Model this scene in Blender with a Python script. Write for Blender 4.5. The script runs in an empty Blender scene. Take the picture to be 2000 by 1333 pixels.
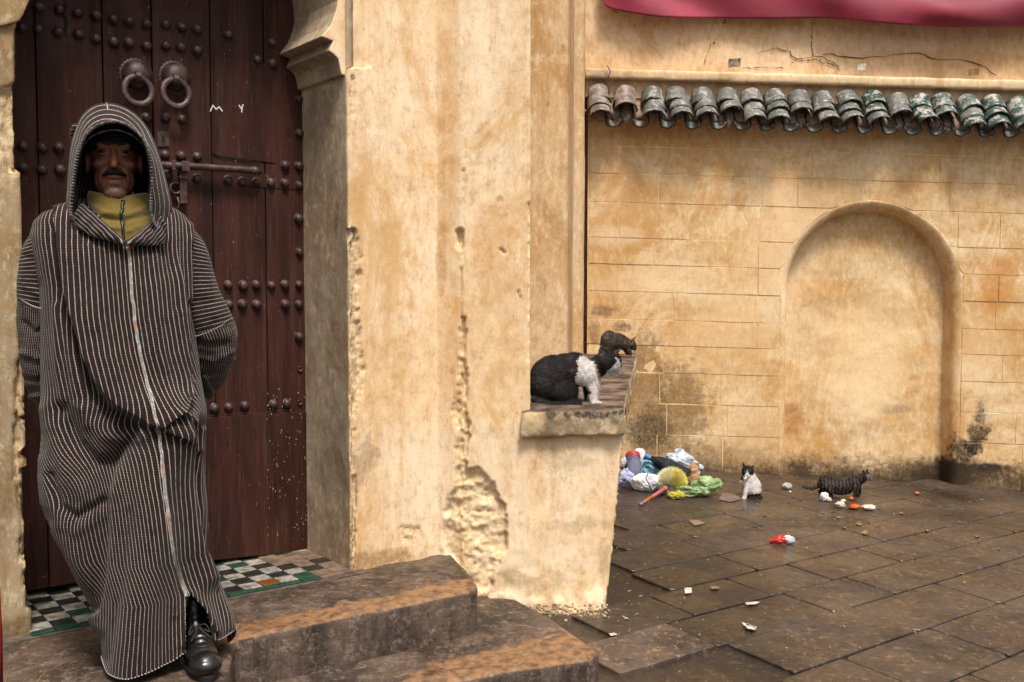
import bpy, bmesh, math, random
import numpy as np
from mathutils import Vector, Matrix
random.seed(7); RNG = np.random.default_rng(7)
S = bpy.context.scene; COL = S.collection

# ------------------------------------------------------------------ camera, sky, sun
EYE = 1.45; F = 1944.0; TH = math.atan(106.5 / F)
cd = bpy.data.cameras.new('camera'); cam = bpy.data.objects.new('camera', cd); COL.objects.link(cam)
cam.location = (0, 0, EYE); cam.rotation_euler = (math.pi / 2 - TH, 0, 0)
cd.sensor_width = 36; cd.lens = F / 2000 * 36; cd.clip_end = 500; cd.clip_start = .05
S.camera = cam
w = bpy.data.worlds.new('World'); S.world = w; w.use_nodes = True
wn = w.node_tree; bg = wn.nodes['Background']
sky = wn.nodes.new('ShaderNodeTexSky'); sky.sky_type = 'NISHITA'; sky.sun_disc = False
SUN_EL, SUN_AZ = math.radians(63), math.radians(160)     # azimuth clockwise from +Y
sky.sun_elevation = SUN_EL; sky.sun_rotation = SUN_AZ; sky.air_density = 1.0; sky.dust_density = 6; sky.ozone_density = .6
hs_ = wn.nodes.new('ShaderNodeHueSaturation'); hs_.inputs['Saturation'].default_value = .35; wn.links.new(sky.outputs[0], hs_.inputs['Color']); wn.links.new(hs_.outputs[0], bg.inputs[0])
bg.inputs[1].default_value = .085
sd = bpy.data.lights.new('sun', 'SUN'); sun = bpy.data.objects.new('sun', sd); COL.objects.link(sun)
sd.energy = 2.5; sd.angle = math.radians(14); sd.color = (1, .94, .86)
_d = Vector((math.sin(SUN_AZ) * math.cos(SUN_EL), math.cos(SUN_AZ) * math.cos(SUN_EL), math.sin(SUN_EL)))
sun.rotation_euler = _d.to_track_quat('Z', 'Y').to_euler()
S.view_settings.view_transform = 'Standard'; S.view_settings.look = 'None'
S.view_settings.exposure = 0.78; S.view_settings.gamma = 1; S.view_settings.use_curve_mapping = False

# ------------------------------------------------------------------ measuring helpers
CP = np.array([0, 0, EYE]); cT, sT = math.cos(TH), math.sin(TH)
def ray(x, y):
    v = (666.5 - y) / F
    return np.array([(x - 1000) / F, cT + v * sT, -sT + v * cT])
def atY(x, y, Y): r = ray(x, y); return CP + r * (Y / r[1])
def atZ(x, y, Z): r = ray(x, y); return CP + r * ((Z - EYE) / r[2])
def gz(X, Y): return .125 - .054 * X + .0245 * (Y - 7.5)
def atG(x, y, h=0.0):
    r = ray(x, y); t = (.125 + h + .0245 * (-7.5) - EYE) / (r[2] + .054 * r[0] - .0245 * r[1]); return CP + r * t
def onp(x, y, p0, nn):
    r = ray(x, y); t = np.dot(np.asarray(p0) - CP, nn) / np.dot(r, nn); return CP + r * t
def proj(P):
    Q = np.asarray(P, float) - CP
    d = Q[:, 1] * cT - Q[:, 2] * sT; v = Q[:, 1] * sT + Q[:, 2] * cT
    return 1000 + F * Q[:, 0] / d, 666.5 - F * v / d
U = np.array([.78942, .61385, 0.]); NI = np.array([-.61385, .78942, 0.]); ZZ = np.array([0, 0, 1.])
GN = np.array([.054, -.0245, 1.]); GN /= np.linalg.norm(GN)

# ------------------------------------------------------------------ noise
def _h(i, j, k, s):
    n = (i * 374761393 + j * 668265263 + k * 2147483647 + s * 974634777) & 0xffffffff
    n = ((n ^ (n >> 13)) * 1274126177) & 0xffffffff
    n = n ^ (n >> 16)
    return (n & 0xffff) / 65535.0
def vn(P, s=0):
    P = np.asarray(P, float); I = np.floor(P).astype(np.int64); f = P - I; f = f * f * (3 - 2 * f)
    r = 0
    for a in (0, 1):
        for b in (0, 1):
            for c in (0, 1):
                wgt = (f[:, 0] if a else 1 - f[:, 0]) * (f[:, 1] if b else 1 - f[:, 1]) * (f[:, 2] if c else 1 - f[:, 2])
                r = r + wgt * _h(I[:, 0] + a, I[:, 1] + b, I[:, 2] + c, s)
    return r * 2 - 1
def fbm(P, sc, o=4, s=0, g=.5):
    P = np.asarray(P, float) * sc; r = 0; a = 1.; t = 0
    for i in range(o):
        r = r + a * vn(P, s + i); t += a; a *= g; P = P * 2.03 + 11.3
    return r / t
def sstep(a, b, x): t = np.clip((x - a) / (b - a), 0, 1); return t * t * (3 - 2 * t)
def dpoly(px, py, pts):
    """signed distance (px) to polyline; + on the right-hand side of travel in picture"""
    best = np.full(px.shape, 1e9); sg = np.zeros(px.shape)
    for (x0, y0), (x1, y1) in zip(pts[:-1], pts[1:]):
        dx, dy = x1 - x0, y1 - y0; L = dx * dx + dy * dy
        t = np.clip(((px - x0) * dx + (py - y0) * dy) / L, 0, 1)
        ex, ey = px - x0 - t * dx, py - y0 - t * dy; d = np.hypot(ex, ey)
        m = d < best; best = np.where(m, d, best); sg = np.where(m, np.sign(-(dx * ey - dy * ex)), sg)
    return best, sg
def interp(t, tab): a = np.array(tab, float); return np.interp(t, a[:, 0], a[:, 1])

# ------------------------------------------------------------------ object helpers
def mesh(V, Fc, uv=None, col=None, attrs=None, smooth=True, mats=None, mi=None):
    me = bpy.data.meshes.new('m'); V = np.asarray(V, float)
    me.from_pydata(V.tolist() if len(V) else [], [], Fc if isinstance(Fc, list) else Fc.tolist())
    if uv is not None:
        l = me.uv_layers.new(name='UVMap'); idx = np.empty(len(me.loops), np.int32); me.loops.foreach_get('vertex_index', idx)
        l.data.foreach_set('uv', np.asarray(uv, np.float32)[idx].ravel())
    if col is not None:
        a = me.color_attributes.new('Col', 'FLOAT_COLOR', 'POINT'); c = np.ones((len(V), 4), np.float32); c[:, :3] = col
        a.data.foreach_set('color', c.ravel())
    for k, v in (attrs or {}).items():
        a = me.attributes.new(k, 'FLOAT', 'POINT'); a.data.foreach_set('value', np.asarray(v, np.float32))
    for m in (mats or []): me.materials.append(m)
    if mi is not None: me.polygons.foreach_set('material_index', np.asarray(mi, np.int32))
    if smooth: me.polygons.foreach_set('use_smooth', np.ones(len(me.polygons), bool))
    me.update(); return me
def tag(o, label=None, cat=None, group=None, kind=None):
    for k, v in (('label', label), ('category', cat), ('group', group), ('kind', kind)):
        if v: o[k] = v
    return o
def empty(name, loc=(0, 0, 0), label=None, cat=None, group=None, kind=None):
    o = bpy.data.objects.new(name, None); COL.objects.link(o); o.location = [float(v) for v in loc]; o.empty_display_size = .1
    return tag(o, label, cat, group, kind)
def wloc(o):
    v = Vector(o.location)
    while o.parent: o = o.parent; v = v + Vector(o.location)
    return v
def obj(name, me, mat=None, parent=None, loc=None, kind=None, mtx=None):
    """world-space mesh -> object; verts shifted into the parent's frame (parents are never rotated)"""
    o = bpy.data.objects.new(name, me); COL.objects.link(o)
    if mat and not me.materials: me.materials.append(mat)
    if parent:
        o.parent = parent
        if mtx is None: me.transform(Matrix.Translation(-wloc(parent)))
    elif loc is not None:
        me.transform(Matrix.Translation(-Vector([float(v) for v in loc]))); o.location = [float(v) for v in loc]
    if mtx is not None:
        m = mtx.copy()
        if parent: m.translation = m.translation - wloc(parent)
        o.matrix_local = m
    if kind: o['kind'] = kind
    return o
def grid_faces(r, c, closed=False):
    i = np.arange(r - 1)[:, None]; j = np.arange(c if closed else c - 1)[None, :]
    a = i * c + j; b = i * c + (j + 1) % c
    return np.stack([a, b, b + c, a + c], -1).reshape(-1, 4)
def prism(pts, vec):
    n = len(pts); pts = [np.asarray(p, float) for p in pts]
    V = pts + [p + vec for p in pts]
    return V, [list(range(n))] + [list(range(2 * n - 1, n - 1, -1))] + [[(i + 1) % n, i, i + n, (i + 1) % n + n] for i in range(n)]
def join(parts):
    V = []; Fc = []; o = 0
    for v, f in parts:
        V += [np.asarray(p, float) for p in v]; Fc += [[int(i) + o for i in q] for q in f]; o += len(v)
    return V, Fc
def fixn(me):
    bm = bmesh.new(); bm.from_mesh(me); bmesh.ops.recalc_face_normals(bm, faces=bm.faces); bm.to_mesh(me); bm.free(); return me
def bevelled(me, wd, seg=2):
    bm = bmesh.new(); bm.from_mesh(me); bmesh.ops.recalc_face_normals(bm, faces=bm.faces)
    bmesh.ops.bevel(bm, geom=[e for e in bm.edges if e.is_manifold and e.calc_face_angle(0) > .5], offset=wd, segments=seg, affect='EDGES', profile=.6)
    bm.to_mesh(me); bm.free(); return me
def box(c, ax, ay, az):
    c, ax, ay, az = [np.asarray(v, float) for v in (c, ax, ay, az)]
    V = [c + sx * ax + sy * ay + sz * az for sz in (-1, 1) for sx, sy in ((-1, -1), (1, -1), (1, 1), (-1, 1))]
    return V, [[3, 2, 1, 0], [4, 5, 6, 7], [0, 1, 5, 4], [1, 2, 6, 5], [2, 3, 7, 6], [3, 0, 4, 7]]
def tube(pts, rad, n=10, cap=True, flat=1.0):
    pts = np.asarray(pts, float); m = len(pts); rad = np.broadcast_to(np.asarray(rad, float), (m,))
    T = np.gradient(pts, axis=0); T /= np.linalg.norm(T, axis=1)[:, None] + 1e-9
    V = []; ref = np.array([0.13, .2, 1.]);
    if abs(T[0] @ (ref / np.linalg.norm(ref))) > .95: ref = np.array([1., .1, 0])
    X = np.cross(T[0], ref); X /= np.linalg.norm(X)
    for i in range(m):
        X = X - T[i] * (X @ T[i]); X /= np.linalg.norm(X); Y = np.cross(T[i], X)
        for k in range(n):
            a = 2 * math.pi * k / n; V.append(pts[i] + rad[i] * (X * math.cos(a) + Y * math.sin(a) * flat))
    Fc = grid_faces(m, n, True).tolist()
    if cap: Fc += [list(range(n))[::-1], list(range((m - 1) * n, m * n))]
    return V, Fc
def lathe(prof, o, ax, n=20):
    """prof: (r, h) list along axis ax"""
    ax = np.asarray(ax, float) / np.linalg.norm(ax); r = np.array([0, 0, 1.]) if abs(ax[2]) < .9 else np.array([1., 0, 0])
    X = np.cross(ax, r); X /= np.linalg.norm(X); Y = np.cross(ax, X); V = []
    for (q, h) in prof:
        for k in range(n):
            a = 2 * math.pi * k / n; V.append(np.asarray(o) + ax * h + q * (X * math.cos(a) + Y * math.sin(a)))
    return V, grid_faces(len(prof), n, True).tolist()
def spline(pts, n):
    pts = np.asarray(pts, float); m = len(pts); t = np.linspace(0, m - 1, n); out = []
    for v in t:
        i = min(int(v), m - 2); f = v - i
        p0, p1, p2, p3 = pts[max(i - 1, 0)], pts[i], pts[i + 1], pts[min(i + 2, m - 1)]
        out.append(.5 * ((2 * p1) + (p2 - p0) * f + (2 * p0 - 5 * p1 + 4 * p2 - p3) * f * f + (3 * p1 - p0 - 3 * p2 + p3) * f ** 3))
    return np.array(out)
_ico = {}
def ico(sub):
    if sub not in _ico:
        bm = bmesh.new(); bmesh.ops.create_icosphere(bm, subdivisions=sub, radius=1)
        bm.verts.ensure_lookup_table()
        _ico[sub] = (np.array([v.co[:] for v in bm.verts]), [[v.index for v in f.verts] for f in bm.faces]); bm.free()
    return _ico[sub]
class Blob:
    """soft union of ellipsoids and tapered limbs, remeshed into ONE skin"""
    def __init__(s, fr=None): s.p = []; s.fr = fr
    def _t(s, P): return P if s.fr is None else s.fr(P)
    def ell(s, c, r, rot=None, sub=3):
        V, Fc = ico(sub); V = V * np.asarray(r, float)
        if rot is not None: V = V @ np.array(Matrix.Rotation(rot[1], 3, Vector(rot[0]))).T
        s.p.append((list(s._t(V + np.asarray(c, float))), Fc)); return s
    def cap(s, a, b, ra, rb, n=None):
        a, b = np.asarray(a, float), np.asarray(b, float); L = np.linalg.norm(b - a)
        n = n or max(3, int(L / (min(ra, rb) * .5)))
        for i in range(n + 1):
            t = i / n; r = ra + (rb - ra) * t; s.ell(a + (b - a) * t, (r, r, r), sub=2)
        return s
    def path(s, pts, rs):
        for i in range(len(pts) - 1): s.cap(pts[i], pts[i + 1], rs[i], rs[i + 1])
        return s
    def cone(s, base, tip, wid, thick, wdir):
        b, t, wd = [np.asarray(v, float) for v in (base, tip, wdir)]
        td = np.cross(t - b, wd); td /= np.linalg.norm(td) + 1e-9; wd = wd / np.linalg.norm(wd); V = []
        for k in range(10):
            a = 2 * math.pi * k / 10; V.append(b + wd * wid * math.cos(a) + td * thick * math.sin(a))
        V.append(t); V.append(b - (t - b) * .3)
        s.p.append((list(s._t(np.array(V))), [[k, (k + 1) % 10, 10] for k in range(10)] + [[(k + 1) % 10, k, 11] for k in range(10)])); return s
    def build(s, vox, smooth=6):
        V, Fc = join(s.p); me = mesh(V, Fc, smooth=False); o = bpy.data.objects.new('tmp', me); COL.objects.link(o)
        m = o.modifiers.new('r', 'REMESH'); m.mode = 'VOXEL'; m.voxel_size = vox; m.use_smooth_shade = True
        if smooth: q = o.modifiers.new('s', 'SMOOTH'); q.iterations = smooth; q.factor = .5
        dg = bpy.context.evaluated_depsgraph_get(); r = bpy.data.meshes.new_from_object(o.evaluated_get(dg))
        bpy.data.objects.remove(o); r.polygons.foreach_set('use_smooth', np.ones(len(r.polygons), bool)); return r
def co(me): a = np.empty(len(me.vertices) * 3); me.vertices.foreach_get('co', a); return a.reshape(-1, 3)
def no(me): a = np.empty(len(me.vertices) * 3); me.vertices.foreach_get('normal', a); return a.reshape(-1, 3)
def setco(me, P): me.vertices.foreach_set('co', P.ravel()); me.update()
def setcol(me, c):
    a = me.color_attributes.new('Col', 'FLOAT_COLOR', 'POINT'); q = np.ones((len(me.vertices), 4), np.float32); q[:, :3] = c
    a.data.foreach_set('color', q.ravel())
def rough(V, Fc, vox, amp, sc, smooth=3, seed=0, extra=None):
    me = mesh(V, Fc, smooth=False); fixn(me); o = bpy.data.objects.new('tmp', me); COL.objects.link(o)
    m = o.modifiers.new('r', 'REMESH'); m.mode = 'VOXEL'; m.voxel_size = vox
    q = o.modifiers.new('s', 'SMOOTH'); q.iterations = smooth; q.factor = .5
    dg = bpy.context.evaluated_depsgraph_get(); r = bpy.data.meshes.new_from_object(o.evaluated_get(dg)); bpy.data.objects.remove(o)
    P = co(r); N = no(r); d = fbm(P, sc, 4, seed) * amp
    if extra is not None: d = d + extra(P, N)
    setco(r, P + N * d[:, None]); r.polygons.foreach_set('use_smooth', np.ones(len(r.polygons), bool)); return r
def fur(me, n, ln, wd, flow=None, lift=.5, name='fur', seed=1, tone=(.7, 1.3), mask=None):
    rg = np.random.default_rng(seed); P = co(me); N = no(me)
    me.calc_loop_triangles(); T = np.empty(len(me.loop_triangles) * 3, np.int32); me.loop_triangles.foreach_get('vertices', T); T = T.reshape(-1, 3)
    A = np.linalg.norm(np.cross(P[T[:, 1]] - P[T[:, 0]], P[T[:, 2]] - P[T[:, 0]]), axis=1)
    if mask is not None: A = A * mask[T[:, 0]]
    k = rg.choice(len(T), n, p=A / A.sum()); b = rg.random((n, 2)); m = b.sum(1) > 1; b[m] = 1 - b[m]
    bc = np.stack([1 - b.sum(1), b[:, 0], b[:, 1]], 1); tri = T[k]
    O = (P[tri] * bc[:, :, None]).sum(1); Nn = (N[tri] * bc[:, :, None]).sum(1)
    c = np.empty(len(P) * 4, np.float32); me.color_attributes['Col'].data.foreach_get('color', c); c = c.reshape(-1, 4)[:, :3][tri[:, 0]]
    fl = flow(O) if flow else np.tile([0, 0, -1.], (n, 1))
    fl = fl + rg.normal(0, .35, (n, 3)); fl -= Nn * (fl * Nn).sum(1)[:, None]; fl /= np.linalg.norm(fl, axis=1)[:, None] + 1e-9
    L = ln * (0.6 + .8 * rg.random(n)); D = fl * (1 - lift) + Nn * lift; W = np.cross(D, Nn) + rg.normal(0, .1, (n, 3)); W /= np.linalg.norm(W, axis=1)[:, None] + 1e-9
    V = np.stack([O - W * wd, O + W * wd, O + D * L[:, None]], 1).reshape(-1, 3)
    tn_ = tone[0] + (tone[1] - tone[0]) * rg.random((n, 1)) ** 2; lum_ = np.clip(c.mean(1, keepdims=True) * 1.8, 0, 1); cc = np.repeat(np.clip(c * (1 + (tn_ - 1) * (1 - .9 * lum_)), 0, 1), 3, 0)
    r = mesh(V, np.arange(3 * n).reshape(-1, 3), col=cc, smooth=False); return r

# ------------------------------------------------------------------ material helpers
class MT:
    def __init__(s, name, rough=.85, spec=.3):
        s.m = bpy.data.materials.new(name); s.m.use_nodes = True; s.t = s.m.node_tree; s.b = s.t.nodes['Principled BSDF']
        s.b.inputs['Roughness'].default_value = rough; s.b.inputs['Specular IOR Level'].default_value = spec
        s.pos = s.n('ShaderNodeNewGeometry').outputs['Position']
    def n(s, t, **k):
        x = s.t.nodes.new(t)
        for a, v in k.items(): setattr(x, a, v)
        return x
    def l(s, a, b):
        if hasattr(a, 'is_output') or hasattr(a, 'links'): s.t.links.new(a, b)
        else:
            try: b.default_value = a
            except Exception: b.default_value = tuple(a) + (1,)
    def mapp(s, sc, vec=None, rot=None):
        x = s.n('ShaderNodeMapping'); s.l(vec or s.pos, x.inputs[0]); x.inputs['Scale'].default_value = sc
        if rot: x.inputs['Rotation'].default_value = rot
        return x.outputs[0]
    def noise(s, sc, det=4, vec=None, ro=.55, dist=0):
        x = s.n('ShaderNodeTexNoise'); s.l(vec or s.pos, x.inputs['Vector']); x.inputs['Scale'].default_value = sc
        x.inputs['Detail'].default_value = det; x.inputs['Roughness'].default_value = ro; x.inputs['Distortion'].default_value = dist
        return x.outputs[0]
    def vor(s, sc, vec=None, feat='F1'):
        x = s.n('ShaderNodeTexVoronoi', feature=feat); s.l(vec or s.pos, x.inputs['Vector']); x.inputs['Scale'].default_value = sc; return x.outputs['Distance']
    def ramp(s, f, a, b, lo=0., hi=1.):
        x = s.n('ShaderNodeMapRange', interpolation_type='SMOOTHSTEP'); s.l(f, x.inputs[0]); x.inputs[1].default_value = a; x.inputs[2].default_value = b
        x.inputs[3].default_value = lo; x.inputs[4].default_value = hi; return x.outputs[0]
    def math(s, op, a, b=0.):
        x = s.n('ShaderNodeMath', operation=op); s.l(a, x.inputs[0]); s.l(b, x.inputs[1]); return x.outputs[0]
    def mix(s, f, a, b):
        x = s.n('ShaderNodeMix', data_type='RGBA'); s.l(f, x.inputs[0]); s.l(a, x.inputs[6]); s.l(b, x.inputs[7]); return x.outputs[2]
    def attr(s, nm, vec=False): x = s.n('ShaderNodeAttribute', attribute_name=nm); return x.outputs['Color' if vec else 'Fac']
    def blob(s, c, r, dis=.55, nsc=11.):
        """irregular patch mask at world point c, radii r"""
        x = s.n('ShaderNodeVectorMath', operation='SUBTRACT'); s.l(s.pos, x.inputs[0]); x.inputs[1].default_value = [float(v) for v in c]
        y = s.n('ShaderNodeVectorMath', operation='DIVIDE'); s.l(x.outputs[0], y.inputs[0]); y.inputs[1].default_value = [float(v) for v in r]
        z = s.n('ShaderNodeVectorMath', operation='LENGTH'); s.l(y.outputs[0], z.inputs[0])
        d = s.math('ADD', z.outputs['Value'], s.math('MULTIPLY', s.math('SUBTRACT', s.noise(nsc, 6, ro=.65), .5), dis * 4))
        return s.math('MULTIPLY', s.ramp(d, .45, 1.08, 1., 0.), s.ramp(s.noise(42, 7, ro=.85), .40, .56, .55, 1.))
    def bump(s, h, st=.3, dist=.01):
        x = s.n('ShaderNodeBump'); s.l(h, x.inputs['Height']); x.inputs['Strength'].default_value = st; x.inputs['Distance'].default_value = dist
        if s.b.inputs['Normal'].links: s.l(s.b.inputs['Normal'].links[0].from_socket, x.inputs['Normal'])
        s.l(x.outputs[0], s.b.inputs['Normal'])
    def out(s, c=None, r=None):
        if c is not None: s.l(c, s.b.inputs['Base Color'])
        if r is not None: s.l(r, s.b.inputs['Roughness'])
        return s.m
def C(h, k=1.):
    h = h.lstrip('#'); v = [int(h[i:i + 2], 16) / 255 for i in (0, 2, 4)]
    return tuple((x / 12.92 if x <= .04045 else ((x + .055) / 1.055) ** 2.4) * k for x in v)

def plaster(name, pale, mid, ochre, blobs=(), speck=.25, streak=1., grime=None, use_dmg=False, brush=(1.2, 1.2, .10), bst=.35):
    m = MT(name, .88, .25)
    a = m.ramp(m.noise(1.7, 5, ro=.6), .38, .62)
    st = m.ramp(m.noise(5., 5, m.mapp(brush), ro=.6), .40, .66, 0, streak)
    c = m.mix(a, pale, mid); c = m.mix(m.math('MULTIPLY', st, .75), c, ochre)
    c = m.mix(m.ramp(m.noise(14, 6, m.mapp((1, 1, .35)), ro=.7), .55, .75, 0, .45), c, C('#f2dcb8', .85))
    c = m.mix(m.ramp(m.noise(3.3, 6, ro=.75, dist=.6), .60, .72, 0, .45), c, C('#8a5a28'))
    hi = m.noise(26, 9, m.mapp((1, 1, .55)), ro=.82); c = m.mix(m.ramp(hi, .50, .64, 0, .46), c, C('#f3dcba', .97)); c = m.mix(m.ramp(hi, .50, .36, 0, .42), c, C('#a56c33'))
    c = m.mix(m.ramp(m.noise(38, 7, m.mapp((2.2, 2.2, .12)), ro=.75), .54, .66, 0, .32 * streak), c, C('#b67c3c'))
    pit = m.ramp(m.noise(75, 4, ro=.75), .63, .70, 0, 1)
    if speck: c = m.mix(m.math('MULTIPLY', pit, speck * 1.3), c, C('#4a3524')); m.bump(m.math('MULTIPLY', pit, -1.), .5, .004)
    c = m.mix(m.ramp(m.noise(1.1, 9, ro=.8, dist=1.2), .56, .60, 0, .42), c, C('#ecd0a8', .95))
    c = m.mix(m.ramp(m.noise(2.1, 7, m.mapp((1, 1, .6)), ro=.75, dist=.8), .50, .62, 0, .6), c, ochre)
    for b in blobs:
        col = b[2] if len(b) > 2 else C('#3a2c20'); k = b[3] if len(b) > 3 else .8
        c = m.mix(m.math('MULTIPLY', m.blob(b[0], b[1], *(b[4:] if len(b) > 4 else ())), k), c, col)
    if grime:   # splashed street dirt: (z_low, z_high, strength)
        sp = m.n('ShaderNodeSeparateXYZ'); m.l(m.pos, sp.inputs[0])
        g = m.ramp(sp.outputs[2], grime[0], grime[1], 1, 0)
        g2 = m.ramp(m.math('ADD', m.math('MULTIPLY', g, .45), m.math('ADD', m.math('MULTIPLY', m.noise(2.2, 5, ro=.6), .5), m.math('MULTIPLY', m.noise(16, 8, ro=.8), .55))), .70, 1.02, 0, grime[2])
        c = m.mix(g2, c, C('#2c2119')); 
        g3 = m.ramp(m.math('ADD', m.math('MULTIPLY', g, .40), m.noise(34, 8, ro=.8)), .70, .92, 0, grime[2] * .7)
        c = m.mix(g3, c, C('#3b2b1c'))
    if use_dmg:
        d = m.attr('dmg'); c = m.mix(m.ramp(d, .25, .6, 0, .6), c, m.mix(m.ramp(m.noise(45, 8, ro=.8), .38, .62), C('#cda672'), C('#f0dcb6'))); m.bump(m.math('MULTIPLY', m.noise(70, 6, ro=.8), d), .6, .008); c = m.mix(m.math('MULTIPLY', m.math('MULTIPLY', d, m.ramp(m.noise(24, 6, ro=.8), .58, .66)), .4), c, C('#6b5136'))
        e = m.attr('stain'); c = m.mix(e, c, C('#5b452c'))
    m.bump(m.noise(60, 6, m.mapp((1, 1, .3)), ro=.7), bst, .004)
    m.bump(m.noise(9, 5), .4, .012)
    m.b.inputs['Roughness'].default_value = .85
    return m.out(c)
def simple(name, c1, c2=None, rough=.6, nsc=8., bump=0., spec=.4, metal=0., bsc=40, coat=0):
    m = MT(name, rough, spec); c2 = c2 or tuple(v * .8 for v in c1)
    c = m.mix(m.ramp(m.noise(nsc, 5, ro=.65), .35, .65), c1, c2); m.b.inputs['Metallic'].default_value = metal
    if bump: m.bump(m.noise(bsc, 4), bump, .003)
    if coat: m.b.inputs['Coat Weight'].default_value = coat
    return m.out(c)
def vcol(name, rough=.8, spec=.2, nz=.15, sheen=0, sub=0, nsc=60):
    m = MT(name, rough, spec); c = m.attr('Col', True)
    c = m.mix(m.ramp(m.noise(nsc, 4, ro=.7), .3, .7, 0, nz), c, m.mix(.7, c, (0, 0, 0)))
    if sheen: m.b.inputs['Sheen Weight'].default_value = sheen
    if sub: m.b.inputs['Subsurface Weight'].default_value = sub; m.b.inputs['Subsurface Radius'].default_value = (.01, .004, .002); m.b.inputs['Subsurface Scale'].default_value = 1
    return m.out(c)
# ================================================================== MATERIALS OF THE PLACE
TOPZ = .27
PALE, MID, OCH = C('#dcb98c'), C('#d3ab74'), C('#b9823f')
FW = 7.5
def wp(x, y): return atY(x, y, FW)
m_wallA = plaster('lime_plaster', C('#e6d0b0'), C('#dcbc92'), C('#c4975c'), streak=.7, use_dmg=True,
    blobs=[(atY(708, 905, 4.07), (.07, .2, .12), C('#6b5236'), .5, .8, 14), (atY(862, 500, 4.33), (.03, .2, .22), C('#a86f22'), .55, .3, 12),
           (atY(700, 1100, 4.1), (.5, .3, .05), C('#7d5c30'), .7), (atY(690, 300, 4.0), (.06, .3, .5), C('#b98546'), .35),
           (atY(1110, 900, 4.3), (.16, .3, .06), C('#7d6747'), .4, .9, 14), (atY(1130, 1025, 4.3), (.2, .3, .035), C('#7d6545'), .35, 1.0, 12),
           (atY(1000, 1150, 4.2), (.35, .4, .07), C('#94723f'), .5, .9, 9), (atY(960, 470, 4.2), (.1, .3, .2), C('#bb7f35'), .45),
           (atY(975, 385, 4.2), (.02, .3, .02), C('#97561d'), .6), (atY(1180, 1100, 4.3), (.03, .3, .25), C('#8a6f4b'), .35, .9, 9)])
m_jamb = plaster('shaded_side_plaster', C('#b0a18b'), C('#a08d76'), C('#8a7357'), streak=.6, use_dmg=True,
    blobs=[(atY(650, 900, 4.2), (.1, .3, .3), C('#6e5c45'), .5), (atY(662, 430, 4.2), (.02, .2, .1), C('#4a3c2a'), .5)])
m_left = plaster('left_wall_plaster', C('#a8967a'), C('#957d58'), C('#745a34'), streak=.6, use_dmg=True,
    blobs=[(atY(30, 950, 3.35), (.12, .3, .18), C('#6e4f22'), .6), (atY(40, 1220, 3.35), (.2, .3, .06), C('#5c4426'), .7)])
m_C = plaster('recess_plaster', C('#cdae86'), C('#c09a6b'), C('#a3763f'), streak=.9,
    blobs=[(atY(1073, 190, 4.7), (.012, .2, .02), C('#7e3f1b'), .7), (atY(1060, 560, 4.7), (.03, .2, .2), C('#8a6436'), .4)])
far_blobs = [(wp(1270, 850), (.26, .5, .22), C('#33271d'), .9, .3, 5), (wp(1330, 800), (.26, .5, .42), C('#4d3a26'), .65, .6, 14), (wp(1260, 760), (.2, .5, .5), C('#54402a'), .6, .6, 18), (wp(1400, 900), (.5, .5, .16), C('#4a3826'), .6, .6, 12),
             (wp(1882, 885), (.12, .5, .16), C('#14100d'), .95, .8, 9), (wp(1902, 850), (.09, .5, .16), C('#1a1512'), .9, .8, 9), (wp(1918, 815), (.06, .5, .16), C('#2c231b'), .75, .8, 9), (wp(1862, 918), (.12, .5, .1), C('#15110e'), .9, .8, 9), (wp(1930, 912), (.16, .5, .035), C('#15110e'), .85, .5, 12), (wp(1900, 930), (.5, .5, .12), C('#3a2e22'), .7, .8, 10), (wp(1915, 915), (.32, .5, .05), C('#1d1814'), .85, .25, 6), (wp(1850, 930), (.3, .5, .10), C('#2c231b'), .7, .4, 8),
             (wp(1560, 830), (.10, .5, .26), C('#9a5a22'), .6, .4, 8), (wp(1945, 560), (.16, .5, .28), C('#b9772a'), .6, .3, 6), (wp(1600, 560), (.2, .5, .1), C('#cd9a58'), .5),
             (wp(1765, 805), (.17, .5, .045), C('#6b5a48'), .5, .3, 10), (wp(1800, 770), (.08, .5, .06), C('#b4692c'), .5, .5, 18),
             (wp(1200, 462), (.28, .5, .10), C('#dcc7a6'), .65, .3, 6), (wp(1215, 560), (.3, .5, .12), C('#dcc29b'), .35), (wp(1700, 650), (.5, .5, .4), C('#e3c79c'), .4, .3, 4),
             (wp(1530, 480), (.4, .5, .5), C('#e6c69c'), .65, .45, 5), (wp(1300, 530), (.45, .5, .16), C('#e3c8a0'), .6, .6, 7), (wp(1420, 650), (.55, .5, .3), C('#e0bf90'), .6, .5, 5), (wp(1560, 400), (.3, .5, .3), C('#e4c49a'), .5, .5, 6), (wp(1900, 700), (.3, .5, .4), C('#dfbf92'), .5, .5, 6), (wp(1700, 720), (.55, .5, .5), C('#ebcda0'), .6, .3, 5), (wp(1175, 610), (.12, .5, .06), C('#4a3826'), .6, .6, 20), (wp(1215, 640), (.08, .5, .04), C('#33271c'), .7, .6, 24),
             (wp(1480, 850), (.3, .5, .3), C('#d2b188'), .4), (wp(1160, 660), (.05, .5, .18), C('#54402a'), .5, .5, 12)]
m_far = plaster('ochre_wall_plaster', C('#dac29b'), C('#ceac7b'), C('#b68648'), blobs=far_blobs, speck=.4, streak=.75, grime=(-.1, .40, .95), brush=(.35, 1, 1.1), bst=.5)
m_farup = plaster('upper_wall_plaster', C('#dbbf9b'), C('#d1ae83'), C('#bb9059'), speck=.15, streak=.35, brush=(.8, 1, .8), bst=.25,
    blobs=[(wp(1870, 115), (.7, .5, .09), C('#b98a50'), .5)])
m_coping = plaster('coping_plaster', C('#d9bd97'), C('#cbb08b'), C('#a98c63'), speck=.5, streak=.4, blobs=[(wp(1170, 150), (.1, .5, .12), C('#8f7d6d'), .6)])
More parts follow.
